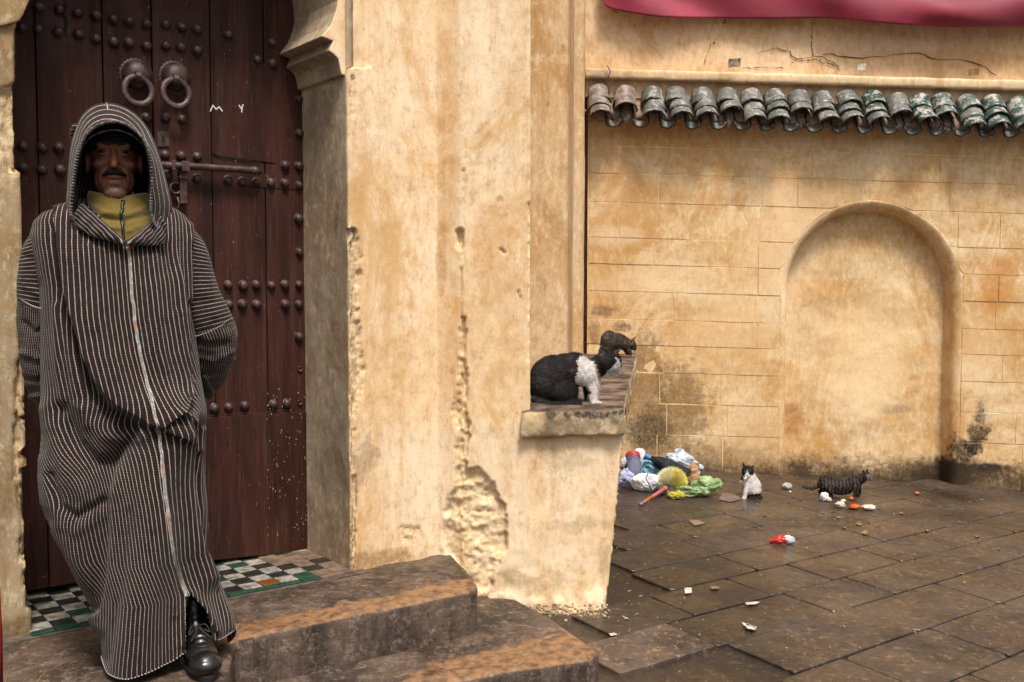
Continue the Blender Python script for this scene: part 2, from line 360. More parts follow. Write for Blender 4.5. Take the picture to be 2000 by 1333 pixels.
m_mortar = plaster('mortar', C('#f0dab4'), C('#e4c89c'), C('#c9a26a'), speck=.2, grime=(-.1, .40, .9))
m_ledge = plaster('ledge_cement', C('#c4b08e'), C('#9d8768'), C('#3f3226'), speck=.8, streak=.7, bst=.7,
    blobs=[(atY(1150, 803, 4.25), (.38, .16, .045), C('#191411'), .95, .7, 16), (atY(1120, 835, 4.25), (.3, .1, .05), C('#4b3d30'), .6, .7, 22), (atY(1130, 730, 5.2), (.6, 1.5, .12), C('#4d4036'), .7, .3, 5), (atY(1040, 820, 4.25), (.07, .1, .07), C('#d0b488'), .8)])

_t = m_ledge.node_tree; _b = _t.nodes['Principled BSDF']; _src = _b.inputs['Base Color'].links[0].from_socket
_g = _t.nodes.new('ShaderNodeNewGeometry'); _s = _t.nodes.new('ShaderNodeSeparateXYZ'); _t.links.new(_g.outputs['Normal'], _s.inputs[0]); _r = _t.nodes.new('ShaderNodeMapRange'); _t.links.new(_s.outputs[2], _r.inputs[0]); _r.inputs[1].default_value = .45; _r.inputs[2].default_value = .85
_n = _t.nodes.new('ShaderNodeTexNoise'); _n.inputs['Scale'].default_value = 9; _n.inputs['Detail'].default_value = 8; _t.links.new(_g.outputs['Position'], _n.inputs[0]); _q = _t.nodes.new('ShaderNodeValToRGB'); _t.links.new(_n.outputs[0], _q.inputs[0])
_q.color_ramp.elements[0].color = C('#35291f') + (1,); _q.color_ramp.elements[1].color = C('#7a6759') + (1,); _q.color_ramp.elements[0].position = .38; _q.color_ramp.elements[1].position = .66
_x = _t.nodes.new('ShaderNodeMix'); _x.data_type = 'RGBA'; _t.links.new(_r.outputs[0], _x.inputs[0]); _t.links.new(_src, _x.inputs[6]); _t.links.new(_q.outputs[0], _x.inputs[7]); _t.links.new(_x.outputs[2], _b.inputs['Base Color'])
# stone steps: dark trodden tops with ochre worn paint towards the nosing
m = MT('worn_step_cement', .6, .4)
c = m.mix(m.ramp(m.noise(3.5, 8, ro=.7), .38, .62), C('#32271f'), C('#604e41'))
c = m.mix(m.ramp(m.noise(11, 8, ro=.75), .5, .68, 0, .8), c, C('#2a201b'))
c = m.mix(m.ramp(m.noise(90, 4, ro=.7), .60, .72, 0, .45), c, C('#a18c7a'))
och = m.attr('och'); onz = m.ramp(m.math('ADD', och, m.math('MULTIPLY', m.math('SUBTRACT', m.noise(7, 8, ro=.75), .5), 1.7)), .40, .74, 0, .85)
c = m.mix(onz, c, m.mix(m.ramp(m.noise(22, 5), .35, .7), C('#9c7148'), C('#5f4531')))
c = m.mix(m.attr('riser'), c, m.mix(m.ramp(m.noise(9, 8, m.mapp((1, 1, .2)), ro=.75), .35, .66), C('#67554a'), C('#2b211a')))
c = m.mix(m.ramp(m.noise(26, 9, ro=.85), .50, .62, 0, .55), c, C('#9a8674')); c = m.mix(m.ramp(m.noise(31, 9, ro=.85, dist=.4), .54, .63, 0, .75), c, C('#1d1612')); c = m.mix(m.ramp(m.noise(3.1, 9, ro=.8, dist=.7), .54, .60, 0, .55), c, C('#2b211b'))
m.bump(m.noise(45, 8, ro=.8), .9, .008); m.bump(m.noise(8, 5), .6, .02)
m_step = m.out(c, m.ramp(m.noise(4, 5), .35, .65, .35, .8))

def slabmat(nm, k, dark):
    m = MT(nm, .5, .5)
    oi = m.n('ShaderNodeObjectInfo').outputs['Random']
    c = m.mix(m.ramp(m.noise(1.6, 7, ro=.7), .36, .64), C('#251e1a', k), C('#4a3f37', k))
    c = m.mix(m.math('MULTIPLY', oi, .4), c, C('#4a3c30', k))
    c = m.mix(m.ramp(m.noise(5, 9, m.mapp((1, 1.8, 1)), ro=.75), .52, .66, 0, .85), c, C('#1a1411')); c = m.mix(m.ramp(m.noise(28, 8, ro=.8), .52, .66, 0, .55), c, C('#8d7358', k))
    c = m.mix(m.ramp(m.noise(140, 4, ro=.7), .58, .72, 0, .5), c, C('#9a8268', k))
    c = m.mix(m.ramp(m.noise(70, 4, ro=.7), .60, .72, 0, .5), c, C('#19120f'))
    for b in dark: c = m.mix(m.math('MULTIPLY', m.blob(*b[:2], .3, 3), b[2]), c, b[3])
    m.bump(m.noise(110, 5, ro=.7), .5, .004); m.bump(m.noise(12, 5), .35, .01)
    return m.out(c, m.ramp(m.noise(2.2, 6, ro=.65), .35, .62, .18, .52))
dk = [(atG(1300, 1110), (.7, 1.3, .5), .75, C('#1b1511')), (atG(1240, 960), (.6, .9, .4), .5, C('#2a211b')), (atG(1900, 1010), (1.0, .22, .3), .5, C('#15110f')),
      (atG(1760, 962), (1.3, .2, .3), .5, C('#1b1613')), (atG(1990, 1040), (.35, .3, .3), .6, C('#18130f')), (atG(1480, 965), (1.2, .35, .3), .4, C('#2c231d'))]
m_slab = slabmat('wet_paving_stone', 1.0, dk)
m_ground = slabmat('dark_ground_dirt', .55, dk[:2])
m_patch = slabmat('pale_worn_slab', 1.55, [])
m_door = MT('old_oxblood_door_paint', .55, .22); m = m_door
c = m.mix(m.ramp(m.noise(3, 7, m.mapp((3, 3, .35)), ro=.65), .36, .66), C('#2b140e'), C('#41231a'))
c = m.mix(m.ramp(m.noise(8, 7, m.mapp((3.5, 3.5, .22)), ro=.7), .52, .7, 0, .55), c, C('#503832'))
c = m.mix(m.ramp(m.noise(22, 6, m.mapp((1, 1, .5)), ro=.8), .56, .68, 0, .7), c, C('#160a08')); c = m.mix(m.ramp(m.noise(60, 6, m.mapp((2.5, 2.5, .1)), ro=.8), .55, .68, 0, .5), c, C('#6b483a'))
c = m.mix(m.ramp(m.noise(75, 3, m.mapp((1, 1, .55)), ro=.7), .70, .74, 0, .8), c, C('#a08c80'))
m.bump(m.noise(30, 6, m.mapp((3, 3, .25)), ro=.7), .55, .004); m_door = m.out(c, m.ramp(m.noise(6, 5), .3, .7, .5, .8))
m_iron = simple('rusty_painted_iron', C('#2d1b19'), C('#4f3832'), rough=.45, nsc=30, bump=.6, spec=.5, bsc=120)
m_black = simple('black_void', (.004, .003, .003), rough=.9)
m_white = simple('white_chalk_paint', C('#e2dcd6'), C('#c9bfb9'), rough=.8)
m_crack = simple('crack_dirt', C('#4f3420'), C('#2c1c12'), rough=.95)

# ================================================================== GROUND
xs = np.concatenate([[-300, -60], np.linspace(-6, 14, 56), [60, 300]]); ys = np.concatenate([[-300, -60], np.linspace(-4, 16, 56), [60, 300]])
X, Y = np.meshgrid(xs, ys); V = np.stack([X.ravel(), Y.ravel(), gz(X, Y).ravel() - .012], 1)
ground = obj('ground', mesh(V, grid_faces(60, 60)), m_ground, kind='structure')
pave = empty('paving', kind='structure')
GU = np.array([U[0], U[1], -.054 * U[0] + .0245 * U[1]]); GB = np.array([-NI[0], -NI[1], .054 * NI[0] - .0245 * NI[1]]); GO = atG(1389, 1245)
rows = [(-3.9, -3.5), (-3.5, -3.12), (-3.12, -2.75), (-2.75, -2.4), (-2.4, -2.05), (-2.05, -1.7), (-1.7, -1.38), (-1.38, -1.08), (-1.08, -.79), (-.79, -.5), (-.5, -.21), (-.21, .08), (.08, .42), (.42, .78), (.78, 1.2), (1.2, 1.65)]
fixed = {11: [-.6, -.05, .75, 1.26, 1.9, 2.6, 3.2], 12: [.0, .87, 1.6, 2.25, 2.9], 10: [-.35, .14, .68, 1.17, 1.8, 2.4, 3.1], 13: [-.12, .30, .95, 1.6, 2.3], 9: [-.5, .3, .95, 1.5, 2.1, 2.8, 3.5]}
k = 0
for ri, (b0, b1) in enumerate(rows):
    js = fixed.get(ri)
    if js is None:
        js = [-1.3 + .3 * random.random()]
        while js[-1] < 5.5: js.append(js[-1] + .5 + .35 * random.random())
    else:
        js = list(js)
        while js[-1] < 5.0: js.append(js[-1] + .5 + .35 * random.random())
    for a0, a1 in zip(js[:-1], js[1:]):
        fr_ = min(1, max(.15, (b0 + 3.2) / 3.2)); g = .0022 + .0028 * fr_; ptch = ri == 11 and a0 < -.5
        h = RNG.uniform(-.0015, .0015) * fr_ + (.004 if ptch else 0)
        # slightly worn outline, broken corners
        q = [(a0 + g, b0 + g), (a1 - g, b0 + g), (a1 - g, b1 - g), (a0 + g, b1 - g)]; out = []
        for i in range(4):
            (p0, p1), (r0, r1) = q[i], q[(i + 1) % 4]; c_ = RNG.uniform(.006, .03)
            for t in (c_ / max(abs(r0 - p0) + abs(r1 - p1), .1), .3, .6, 1 - c_ / 1.5 / max(abs(r0 - p0) + abs(r1 - p1), .1)):
                out.append((p0 + (r0 - p0) * t + RNG.normal(0, .0015), p1 + (r1 - p1) * t + RNG.normal(0, .0015)))
        ctr = GO + GU * (a0 + a1) / 2 + GB * (b0 + b1) / 2
        px, py = proj([ctr])
        if ctr[1] > 7.55 or ctr[1] < 1.5 or px[0] < 1150 - 250 * (ri > 12) or px[0] > 2350: continue
        tl = RNG.normal(0, .0025, 2) * fr_
        top = [GO + GU * a + GB * b + GN * (.0 + h + tl[0] * (a - a0) + tl[1] * (b - b0)) for a, b in out]
        Vp, Fp = prism(top, -GN * .03); o = obj('slab', bevelled(mesh(Vp, Fp, smooth=False), .0035, 1), m_patch if ptch else m_slab, pave); k += 1

# ================================================================== STEPS
def step(name, top, thick, kind='structure', amp=.013, seed=0, ochw=60):
    Vp, Fp = prism(top, np.array([0, 0, -thick]))
    me = rough(Vp, Fp, .012, amp, 5, 3, seed); P = co(me); N = no(me); px, py = proj(P)
    zt = P[:, 2].max(); 
    d, _ = dpoly(px, py, ochre_lines[name]); topm = sstep(.3, .7, N[:, 2])
    a = me.attributes.new('och', 'FLOAT', 'POINT'); a.data.foreach_set('value', (np.exp(-(d / ochw) ** 2) * np.maximum(topm, .25)).astype(np.float32))
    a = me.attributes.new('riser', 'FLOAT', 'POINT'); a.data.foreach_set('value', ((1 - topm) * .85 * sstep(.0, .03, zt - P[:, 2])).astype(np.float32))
    return obj(name, me, m_step, kind=kind)
ochre_lines = {'upper_step': [(440, 1244), (607, 1212), (928, 1140)], 'lower_step': [(820, 1345), (960, 1300), (1150, 1262)]}
T = lambda x, y, z=TOPZ: atZ(x, y, z)
R0 = T(687, 1117); LJ = T(62, 1238)
top = [T(934, 1143), T(930, 1150), T(915, 1156), T(607, 1219), T(455, 1252), T(448, 1350), T(60, 1440), T(-260, 1440), LJ - U * .9, LJ - U * .9 + NI * .9, R0 + U * .5 + NI * .9, T(880, 1080), T(912, 1115)]
step('upper_step', top[::-1], .26, ochw=24)
Lz = .095
low = [T(1150, 1256, Lz), T(1166, 1268, Lz), T(1170, 1280, Lz), T(1150, 1288, Lz), T(1010, 1306, Lz), T(840, 1340, Lz), T(560, 1400, Lz), T(420, 1300, Lz), T(620, 1150, Lz), T(900, 1150, Lz), T(1010, 1170, Lz), T(1075, 1205, Lz)]
step('lower_step', low[::-1], .12, amp=.006, seed=5, ochw=46)

# zellige threshold: every tile is a piece
thr = empty('threshold', kind='structure')
gl = lambda nm, a, b, r=.3: simple(nm, C(a), C(b), rough=r, nsc=25, bump=.3, spec=.5)
tm = {'w': gl('white_glazed_tile', '#a8a298', '#655e54'), 'k': gl('black_glazed_tile', '#171a17', '#2c2e29'), 'g': gl('green_glazed_tile', '#123526', '#2b4a3a'), 'b': gl('brown_glazed_tile', '#7a4a1e', '#553517'),
      'p': simple('bare_tile_clay', C('#75604d'), C('#4f4136'), rough=.8, nsc=22, bump=.5)}
bed_top = [R0 + U * .05 - NI * .06 + ZZ * -.002, R0 + U * .05 + NI * .5, LJ - U * .1 + NI * .5, LJ - U * .1 - NI * .06]
bed_top = [np.array([p[0], p[1], TOPZ + .004]) for p in bed_top]
Vp, Fp = prism(bed_top, np.array([0, 0, -.02])); obj('bed', fixn(mesh(Vp, Fp, smooth=False)), simple('grey_grout', C('#5f5246'), C('#3c332c'), rough=.9, nsc=30, bump=.6), thr)
ts = .0765; nU = int(1.24 / ts); shared = {}
for i in range(nU):
    for j in range(-1, 6):
        c0 = R0 - U * (ts * (i + .5) + .004) + NI * (ts * (j + .5) + .005); c0[2] = TOPZ + .007
        px, py = proj([c0])
        fade = vn(np.array([[i * .55, j * .6, 3.]]), 3)[0]
        if j == -1: key = 'g'
        elif (i + j) % 2: key = 'w'
        else: key = random.choice(['k', 'k', 'g', 'k', 'b'])
        if i < 2 and j < 4 or (i < 4 and fade > .15): key = 'p' if random.random() < .75 else key
        if j == -1:
            ay = NI * .017; c0 = c0 + NI * .019
        else: ay = NI * (ts / 2 - .0015)
        ax = U * (ts / 2 - .0015)
        kk = (key, j == -1)
        if kk not in shared:
            Vb, Fb = box((0, 0, 0), ax, ay, ZZ * .0045); me = bevelled(mesh(Vb, Fb, smooth=False), .0012, 1); me.materials.append(tm[key]); shared[kk] = me
        o = bpy.data.objects.new('tile', shared[kk]); COL.objects.link(o); o.parent = thr
        o.location = [float(v) for v in c0 + ZZ * RNG.uniform(-.0012, .001)]; o.rotation_euler = (RNG.normal(0, .012), RNG.normal(0, .012), RNG.normal(0, .012))

# ================================================================== FACADE WITH THE DOORWAY
fac = empty('plastered_facade', (R0[0], R0[1], TOPZ), 'tall ochre plaster wall round the doorway with chipped corners and a low ledge', 'building')
def atplane(px, p0, d):           # plan intersection of a picture column (taken at eye level) with line p0 + t d
    k_ = (px - 1000) / F / (cT + (666.5 - 640) / F * sT)
    t = (k_ * p0[1] - p0[0]) / (d[0] - k_ * d[1]); return np.array(p0) + np.array(d) * t
p1 = R0[:2]; p2 = atplane(853, p1, U[:2]); p3 = atplane(901, p2, -NI[:2] + .6 * U[:2]); p3 = p3
p4 = np.array([.078, 4.275]); p5 = np.array([.462, 4.352]); p6 = np.array([.86, 7.52]); p0 = p1 + NI[:2] * .46
def path(pts, res, sm=1):
    out = []; mk = [0]
    for a, b in zip(pts[:-1], pts[1:]):
        L = np.linalg.norm(np.array(b) - a); n_ = max(2, int(L / res))
        for i in range(n_): out.append(np.array(a) + (np.array(b) - a) * i / n_)
        mk.append(len(out))
    out.append(np.array(pts[-1])); Q = np.array(out)
    for _ in range(sm): Q[1:-1] = (Q[:-2] + Q[1:-1] * 2 + Q[2:]) / 4
    T_ = np.gradient(Q, axis=0); T_ /= np.linalg.norm(T_, axis=1)[:, None]
    return Q, np.stack([T_[:, 1], -T_[:, 0]], 1), mk
LEDZ = .915
def sheet(pts, z0, z1, res, dispf, batter=None, drop=None, sm=1):
    Q, Nn, mk = path(pts, res, sm); zs = np.arange(z0, z1 + res, res); r, c_ = len(zs), len(Q)
    P = np.zeros((r, c_, 3)); P[:, :, :2] = Q[None]; P[:, :, 2] = zs[:, None]
    N3 = np.zeros((r, c_, 3)); N3[:, :, :2] = Nn[None]; P = P.reshape(-1, 3); N3 = N3.reshape(-1, 3)
    if batter is not None: P = batter(P, np.tile(np.arange(c_), r), mk)
    px, py = proj(P); d, at = dispf(P, px, py, np.tile(np.arange(c_), r), mk)
    P = P + N3 * d[:, None]; Fc = grid_faces(r, c_)
    if drop is not None: k_ = drop(P[Fc].mean(1), Fc % c_, mk); Fc = Fc[~k_]
    return mesh(P, Fc, attrs=at)
# damage measured on the photograph: (path, half width, depth)
dmgA = [([(688, 455), (694, 520), (689, 590), (696, 660), (698, 720), (690, 800), (688, 860), (692, 960), (690, 1040), (688, 1112)], [(455, 13), (520, 13), (650, 11), (740, 16), (830, 5), (1112, 6)], .022),
        ([(688, 150), (690, 195), (689, 230)], [(150, 3), (195, 6), (230, 3)], .01),
        ([(905, 330), (905, 400)], [(330, 3), (400, 3)], .006), ([(897, 455), (898, 480)], [(455, 9), (480, 9)], .025),
        ([(903, 480), (900, 620)], [(480, 2), (620, 2)], .012),
        ([(905, 625), (901, 700), (905, 740), (899, 800), (906, 850), (899, 900), (900, 940)], [(625, 6), (700, 8), (790, 14), (850, 15), (940, 14)], .028),
        ([(1034, 400), (1034, 560), (1033, 700)], [(400, 4), (520, 3), (560, 4), (700, 4)], .012),
        ([(978, 487), (984, 493)], [(487, 3), (493, 3)], .01), ([(1012, 568), (1016, 585)], [(568, 2), (585, 2)], .01),
        ([(785, 1035), (815, 1035), (812, 1055), (790, 1055), (785, 1035)], [(1035, 7), (1055, 7)], .006),
        ([(1220, 850), (1210, 960), (1200, 1080), (1190, 1185)], [(850, 3), (1000, 4), (1185, 6)], .012)]
patch = [(905, 915), (935, 910), (955, 935), (985, 985), (995, 1030), (990, 1080), (965, 1120), (955, 1175), (925, 1195), (900, 1160), (880, 1095), (862, 1060), (868, 1000), (885, 950)]
def inpoly(px, py, poly):
    r = np.zeros(px.shape, bool); n_ = len(poly)
    for i in range(n_):
        x0, y0 = poly[i]; x1, y1 = poly[(i + 1) % n_]
        c_ = ((y0 > py) != (y1 > py)) & (px < (x1 - x0) * (py - y0) / ((y1 - y0) or 1e-9) + x0); r ^= c_
    return r
def damage(P, px, py, lst, patches=(), jig=1.0):
    j = fbm(P, 28, 3, 5); d = np.zeros(len(P)); msk = np.zeros(len(P))
    for pl, wt, dep in lst:
        dd, _ = dpoly(px, py, pl); wd = interp(py, wt); k_ = 1 - sstep(.88, 1.08, dd / (wd * .85 * (1 + .55 * j * jig)))
        d = np.minimum(d, -dep * k_ * (1 + .5 * fbm(P, 40, 2, 9))); msk = np.maximum(msk, k_)
    for poly, dep in patches:
        dd, _ = dpoly(px, py, poly + [poly[0]]); ins = np.where(inpoly(px, py, poly), 1, -1) * dd + 8 * j
        k_ = sstep(0, 5, ins); rel = fbm(P * [1, 1, 1.5], 11, 6, 21); rel = rel + .12 * np.round(fbm(P * [1, 1, 1.2], 11, 3, 41) * 4) / 2
        d = np.minimum(d, -k_ * (dep + .022 * rel + .008 * fbm(P, 60, 3, 2))); msk = np.maximum(msk, k_ * .9)
    return d, msk
def dispA(P, px, py, ci, mk):
    d, msk = damage(P, px, py, dmgA, [(patch, .03)])
    d = d + fbm(P, 2.2, 3, 1) * .006 + fbm(P, 13, 3, 4) * .0015
    c_up = (py < 131) & (px < 723) & (ci >= mk[1] - 1) & (ci <= mk[2]); d = d - .035 * c_up
    low_ = sstep(.55, .05, P[:, 2]) * (ci > mk[3] - 3) * (ci < mk[5] - 4)      # lumpy foot of the low wall
    d = d + low_ * (.02 * fbm(P, 6, 4, 8) + .012)
    d = d + sstep(.11, .03, P[:, 2] - gz(P[:, 0], P[:, 1])) * .012 * (ci > mk[3]) * (ci < mk[5] - 2) * (1 + fbm(P, 12, 2))
    return d, {'dmg': msk, 'stain': np.zeros(len(P))}
def batA(P, ci, mk):
    k_ = np.clip((ci - mk[4]) / (mk[5] - mk[4]), 0, 1) * (P[:, 2] < 1.1); P = P.copy()
    P[:, 0] += k_ * (P[:, 2] - .45) * .085; P[:, 1] -= k_ * 0
    return P
def dropA(ctr, ci, mk): return (ctr[:, 2] > LEDZ - .03) & (ci.min(1) >= mk[4])
seg = mk = None
meA = sheet([p0, p1, p2, p3, p4, p5, p6], -.06, 3.15, .0072, dispA, batA, dropA)
# jamb face takes greyer plaster, its shade put into the colour: a second material slot by plan position
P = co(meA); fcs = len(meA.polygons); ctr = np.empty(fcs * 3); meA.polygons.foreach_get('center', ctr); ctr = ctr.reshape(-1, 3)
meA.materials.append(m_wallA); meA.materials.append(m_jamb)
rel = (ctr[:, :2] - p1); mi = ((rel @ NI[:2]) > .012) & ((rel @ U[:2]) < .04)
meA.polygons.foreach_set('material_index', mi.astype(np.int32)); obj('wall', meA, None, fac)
# left of the door
lj = LJ[:2]
dmgL = [([(32, 170), (22, 210), (18, 260), (26, 330)], [(170, 14), (260, 22), (330, 12)], .02), ([(44, 620), (40, 700), (38, 745), (40, 800), (36, 860), (42, 930), (50, 1000), (52, 1100), (58, 1180)], [(620, 8), (640, 9), (700, 4), (780, 10), (830, 12), (930, 16), (1000, 12), (1100, 12), (1180, 8)], .025),
        ([(30, 60), (33, 160)], [(60, 3), (160, 4)], .01), ([(10, 180), (-20, 300)], [(180, 12), (300, 20)], .012)]
def dispL(P, px, py, ci, mk):
    d, msk = damage(P, px, py, dmgL); return d + fbm(P, 3, 3, 6) * .008 + fbm(P, 16, 3, 7) * .002, {'dmg': msk, 'stain': np.zeros(len(P))}
obj('wall', sheet([lj - U[:2] * 1.2, lj, lj + NI[:2] * .46], .1, 3.1, .009, dispL), m_left, fac)
# arch springing and bracket on both sides: profile in the facade plane carried back to the door
fp = lambda x, y, off=0.: onp(x, y, R0 - NI * off, NI)
prof = [(724, -420), (560, -420), (600, -260), (640, -120), (656, -40), (660, 0), (656, 22), (646, 48), (628, 71), (640, 76), (651, 80), (647, 89), (642, 99), (652, 106), (661, 115), (664, 130), (667, 146), (676, 148), (690, 148), (708, 134), (724, 131)]
P2 = [fp(x, y, .004 if False else -.016) for x, y in prof]
def archmesh(pr, n_layers=14):
    V = []; 
    for k_ in range(n_layers + 1): V += [p + NI * .43 * k_ / n_layers for p in pr]
    n_ = len(pr); Fc = grid_faces(n_layers + 1, n_, True).tolist() + [list(range(n_))[::-1]]
    return V, Fc
Va, Fa = archmesh(P2); me = mesh(Va, Fa, smooth=False); fixn(me)
z_ = np.zeros(len(Va)); me.attributes.new('dmg', 'FLOAT', 'POINT'); me.attributes.new('stain', 'FLOAT', 'POINT')
me = bevelled(me, .006, 2); cn = np.empty(len(me.polygons) * 3); me.polygons.foreach_get('normal', cn); cn = cn.reshape(-1, 3)
me.materials.append(m_wallA); me.materials.append(m_jamb); me.polygons.foreach_set('material_index', ((cn @ NI) > -.5).astype(np.int32))  # faces turned away from the front get the painted-in shade colour
obj('arch_bracket', me, None, fac)
profL = [(-40, -420), (190, -420), (120, -220), (78, -90), (62, -10), (52, 14), (45, 30), (38, 40), (30, 44), (-40, 60)]
Va, Fa = archmesh([fp(x, y, .006) for x, y in profL]); obj('arch_bracket', bevelled(fixn(mesh(Va, Fa, smooth=False)), .006, 2), m_left, fac)
# masonry above the doorway and above the sheets (out of frame, added to keep sky light out of the recess)
Vb, Fb = box((0, 0, 0), U * 1.6, NI * .3, ZZ * 1.0)
c_ = (p1 + lj) / 2 + NI[:2] * .31; obj('lintel', fixn(mesh([v + np.array([c_[0], c_[1], 4.05]) for v in Vb], Fb, smooth=False)), m_wallA, fac)
# recessed strips right of the front pilaster
c0 = atplane(1030, np.array([.06, 4.78]), U[:2]); c1 = atplane(1109, c0, U[:2]); c2 = c1 + np.array([.06, .55])
def dispC(P, px, py, ci, mk): return fbm(P, 2.5, 3, 2) * .005 + fbm(P, 12, 3, 4) * .0015, {}
obj('wall', sheet([p4 + [-.01, .01], c0, c1, c2], .6, 3.3, .014, dispC, sm=1), m_C, fac)
d0 = atplane(1104, np.array([.3, 5.5]), U[:2]); d1 = atplane(1141, d0, U[:2]); d2 = np.array([.56, 7.9])
obj('wall', sheet([d0, d1, d1 + np.array([.02, .6]), d2], .6, 4.0, .02, dispC, sm=1), m_C, fac)
zb = atY(1200, 692, 7.4)[2]
# ledge coping of the low wall
ld = [np.array([*v, z]) for v, z in [((.035, 4.235), LEDZ), ((.482, 4.30), LEDZ), ((.94, 7.46), zb), ((.30, 7.46), zb), ((.10, 4.65), LEDZ)]]
Vp, Fp = prism(ld[::-1], np.array([0, 0, -.115]))
def ledx(P, N): return -.05 * sstep(.93, .5, N[:, 2] + 0 * P[:, 0]) * 0 - .018 * (N[:, 2] < -.2)
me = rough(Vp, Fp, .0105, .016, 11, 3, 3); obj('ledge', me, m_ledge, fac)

# ================================================================== FAR WALL
SH = .028
def sh(P): P = np.array(P, float); P[..., 2] -= SH * (P[..., 0] - .58); return P
def wz(y): return wp(1150, y)[2]
far = empty('courtyard_wall', (2.2, FW, .02), 'long ochre block wall with blind arched niche and a green tiled eave behind the cats', 'wall')
cx = wp(1703, 560)[0]; cz = wp(1703, 572)[2] + SH * (cx - .58); Rn = (wp(1868, 560)[0] - wp(1545, 560)[0]) / 2; Ro = Rn + .066
XL, XR = wp(1147, 560)[0], 5.2; ZT = wz(183)
def archtop(x, R): q = R * R - (x - cx) ** 2; return np.where(q > 0, cz + np.sqrt(np.maximum(q, 0)), -1e3)
def wallsheet(x0, x1, z0f, z1, res, yoff, amp, seed):
    nx = max(2, int((x1 - x0) / res)); nz = max(2, int((z1 + .3) / res)); xg = np.linspace(x0, x1, nx)
    b = z0f(xg); t = np.linspace(0, 1, nz)[:, None]; P = np.zeros((nz, nx, 3)); P[:, :, 0] = xg; P[:, :, 2] = b + (z1 - b) * t
    P = P.reshape(-1, 3); P[:, 1] = FW; d = fbm(P, 3, 4, seed) * amp + fbm(P, 14, 3, seed + 3) * amp * .3; P[:, 1] = FW + yoff - d
    return sh(P), grid_faces(nz, nx)
bot = lambda x: np.full(np.shape(x), -.5)
jz = lambda x: np.maximum(archtop(x, Ro), -.5)
parts = []
for (a, b, fz) in ((XL, cx - Ro, bot), (cx - Ro, cx + Ro, lambda x: np.maximum(archtop(x, Ro), cz)), (cx + Ro, XR, bot)):
    V_, F_ = wallsheet(a, b, fz, ZT, .022, .0030, .0008, 11); parts.append((V_, F_.tolist()))
V_, F_ = join(parts); obj('plaster', mesh(V_, F_), m_mortar, far)
# niche: rounded lip swept round the arch, then its back
ang = np.linspace(0, math.pi, 60)
outl = lambda R: [(cx - R, -.5)] + [(cx - R, z) for z in np.linspace(-.3, cz, 22)[:-1]] + [(cx - R * math.cos(a), cz + R * math.sin(a)) for a in ang] + [(cx + R, z) for z in np.linspace(cz, -.3, 22)[1:]] + [(cx + R, -.5)]
lip = [(Ro + .003, .004), (Ro, .0005), (Ro - .012, .001), (Ro - .028, .008), (Ro - .044, .020), (Ro - .055, .038), (Rn + .004, .062), (Rn, .10), (Rn - .006, .13), (Rn - .02, .165)]
V_ = np.array([[(x, FW + y, z) for x, z in outl(R)] for R, y in lip]); nl, no_ = V_.shape[:2]; V_ = V_.reshape(-1, 3)
V_[:, 1] += fbm(V_, 6, 3, 4) * .006; V_[:, 0] += fbm(V_, 3, 3, 14) * .008; V_[:, 2] += fbm(V_, 3, 3, 24) * .006
obj('niche_lip', fixn(mesh(sh(V_), grid_faces(nl, no_))), m_far, far)
V_, F_ = wallsheet(cx - Rn - .02, cx + Rn + .02, bot, cz + Rn + .03, .02, .155, .012, 31); obj('niche_back', mesh(V_, F_), m_far, far)
